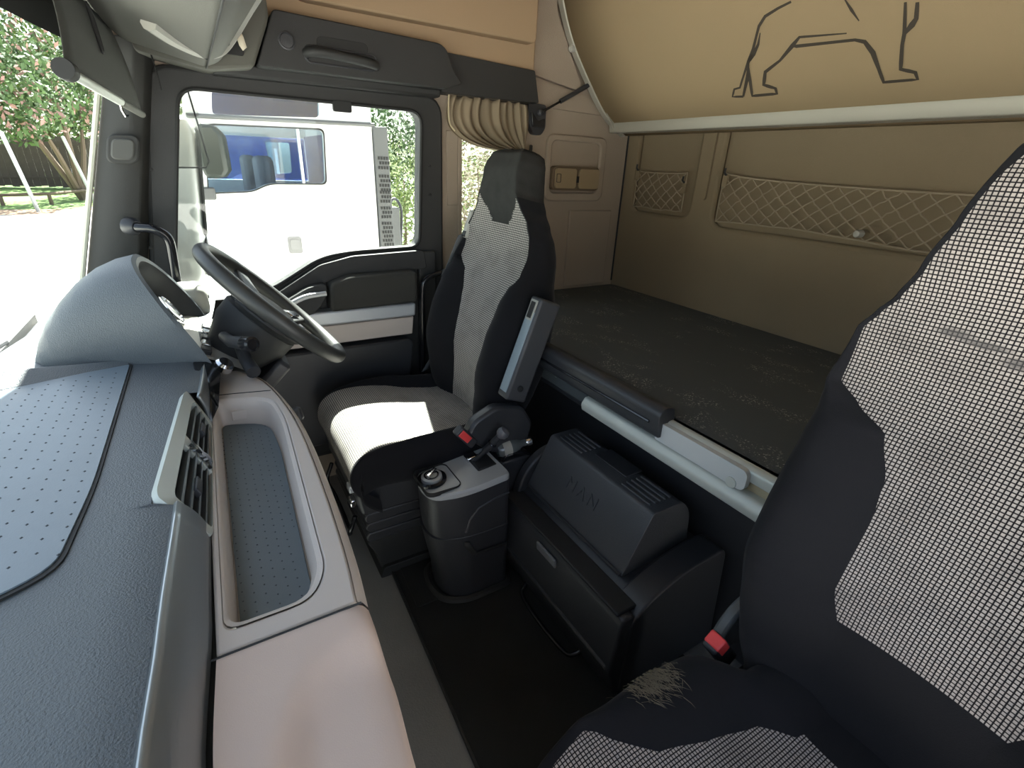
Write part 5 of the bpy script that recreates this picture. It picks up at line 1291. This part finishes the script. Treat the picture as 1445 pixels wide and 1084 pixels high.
# trees and shrubs
def leaf_crown(blobs, n, size, seed, flat=0.0):
    rnd = random.Random(seed); V = []; F = []
    tot = sum(b[3] * b[3] for b in blobs)
    for (cx, cy, cz, r) in blobs:
        for _ in range(int(n * r * r / tot)):
            while True:
                d = Vector((rnd.uniform(-1, 1), rnd.uniform(-1, 1), rnd.uniform(-1, 1)))
                if 0.25 < d.length < 1: break
            p = Vector((cx, cy, cz)) + d * r
            a = Vector((rnd.gauss(0, 1), rnd.gauss(0, 1), rnd.gauss(0, 1))).normalized(); b = a.orthogonal().normalized()
            s = size * rnd.uniform(0.6, 1.3)
            o = len(V)
            V += [tuple(p - a * s), tuple(p + b * s * 0.45), tuple(p + a * s), tuple(p - b * s * 0.45)]
            F.append((o, o + 1, o + 2, o + 3))
    return V, F
def tree(name, label, base, blobs, n, size, m, seed, trunk=0.12, cat='tree', m2=None, group=None):
    o = thing(name, base, label, cat, group)
    k = leaf_crown(blobs, n, size, seed); mk('foliage', *k, m, o, smooth=False, kind='stuff')
    if m2: mk('blossom', *leaf_crown(blobs, n // 6, size, seed + 1), m2, o, smooth=False, kind='stuff')
    b0 = Vector(base); tops = blobs[:4]
    geo = [tube_geo([b0, b0 + (Vector(t[:3]) - b0) * 0.45 + Vector((0.1, 0, 0)), Vector(t[:3])], [trunk, trunk * 0.7, trunk * 0.25], 6) for t in tops]
    mk('trunk', *join_geo(geo), BARK, o)
    return o
tree('blossom_tree', 'leafy tree with pink blossom beyond the windscreen', (-5.2, 36, GZ), [(-6.0, 33, 3.6, 2.2), (-4.4, 38, 3.8, 2.3), (-7.5, 33, 5.2, 2.2), (-5.2, 36, 6.2, 2.6), (-3.3, 41, 4.6, 2.2), (-2.6, 43, 6.6, 2.6), (-6.4, 34, 2.4, 1.2), (-8.2, 35, 3.0, 2.0)], 9000, 0.17, LEAF1, 5, 0.16, m2=LEAFP)
tree('dense_tree', 'dense tree over the dark fence at the lawn end', (-4.5, 50, GZ), [(-8, 50, 4.5, 3.4), (-4.0, 50, 4.8, 3.4), (-1.0, 50, 4.6, 3.0), (-11, 48, 5, 3.0), (-5, 50, 8.5, 3.6), (-1.5, 52, 8.2, 3.2), (2, 54, 5.6, 3.4)], 6000, 0.32, LEAF2, 6, 0.2)
SH = 'shrubs behind the parked trucks'
tree('shrub', 'sunlit yellow green shrub right of the white truck', (3.7, 11.0, GZ), [(3.4, 10.6, 0.5, 0.75), (3.9, 11.0, 0.9, 0.8), (3.5, 11.2, -0.3, 0.8), (4.3, 11.3, 0.1, 0.8), (3.8, 10.9, -0.9, 0.7)], 3200, 0.055, LEAF2, 8, 0.05, 'shrub', group=SH)
tree('tall_bush', 'darker green tree behind the yellow green shrub', (5.2, 16.5, GZ), [(5.0, 16.5, 1.8, 1.2), (6.0, 17.0, 2.2, 1.3), (5.2, 16.5, 0.4, 1.3), (6.8, 17.5, 1.2, 1.4), (4.6, 16.0, 0.9, 0.9)], 4200, 0.10, LEAF1, 9, 0.08, 'tree', group=SH)
tree('shrub', 'dry brown twiggy shrub behind the small side window', (4.9, 9.4, GZ), [(4.3, 9.0, 0.6, 0.7), (4.8, 9.3, 1.2, 0.8), (4.7, 9.2, 0.0, 0.8), (5.2, 9.6, 0.5, 0.8), (5.3, 9.6, 1.6, 0.7), (4.6, 9.2, -0.7, 0.7)], 3600, 0.045, LEAF3, 10, 0.04, 'shrub', group=SH)
tree('tall_bush', 'pale green bushes filling the view behind the brown shrub', (8.0, 15.0, GZ), [(7.2, 14.2, 0.2, 1.2), (8.0, 15.0, 0.9, 1.3), (9.0, 15.6, 0.4, 1.3), (8.2, 15.0, -0.5, 1.2)], 3000, 0.09, LEAF2, 11, 0.06, 'shrub', group=SH)
# dark board fence beyond the lawn: each board its own part
fn_ = thing('board_fence', (-5, 46.5, GZ), 'dark board fence at the far end of the lawn', 'fence')
bm_ = None
for i in range(44):
    x = -13.0 + i * 0.36
    if bm_ is None:
        bm_ = box('board', (x, 46.5, GZ + 0.1), (x + 0.352, 46.54, GZ + 3.2), FENCE, fn_, bevel=0)
        x00 = x
    else:
        c_ = bm_.copy(); COL.objects.link(c_); c_.parent = fn_; c_.location = (x - x00, 0, 0.02 * ((i * 7) % 5 - 2)); c_.name = 'board'
for z in (GZ + 0.6, GZ + 2.7): box('fence_rail', (-13.0, 46.44, z), (2.9, 46.5, z + 0.12), FENCE, fn_, bevel=0)
for i, (x, y, lx) in enumerate(((-5.85, 29.4, -0.35), (-4.35, 33.4, -0.55))):
    lab = ('leaning grey steel post standing nearer on the lawn', 'leaning grey steel post standing farther along the lawn')[i]
    p_ = thing('steel_post', (x, y, GZ), lab, 'post', 'steel posts on the lawn')
    tube('pole', [(x, y, GZ), (x + lx, y, GZ + 3.0)], 0.075, STEEL, p_, n=8)
    lathe('pole_cap', [(0.08, -0.02), (0.08, 0.03), (0, 0.06)], (x + lx, y, GZ + 3.0), (0, 0, 1), STEEL, p_, n=10)
lr = thing('low_rail', (-5, 32, GZ), 'low wooden knee rail along the lawn edge', 'rail')
tube('rail', [(-9.5, 31.6, GZ + 0.42), (-6.0, 33.0, GZ + 0.50), (-4.2, 37.0, GZ + 0.55)], 0.07, BARK, lr, n=8)
for x, y in ((-7.6, 32.4), (-6.0, 33.0), (-4.5, 36.4)): tube('post', [(x, y, GZ), (x, y, GZ + 0.5)], 0.08, BARK, lr, n=8)
lp = thing('lamp_post', (7.4, 22.5, GZ), 'thin dark lamp post above the shrubs', 'lamp post')
tube('pole', [(7.2, 22.5, GZ), (7.2, 22.5, 3.2)], 0.06, BLK, lp, n=8)
box('lamp_head', (6.95, 22.4, 3.15), (7.45, 22.6, 3.27), BLK, lp, bevel=0.02)
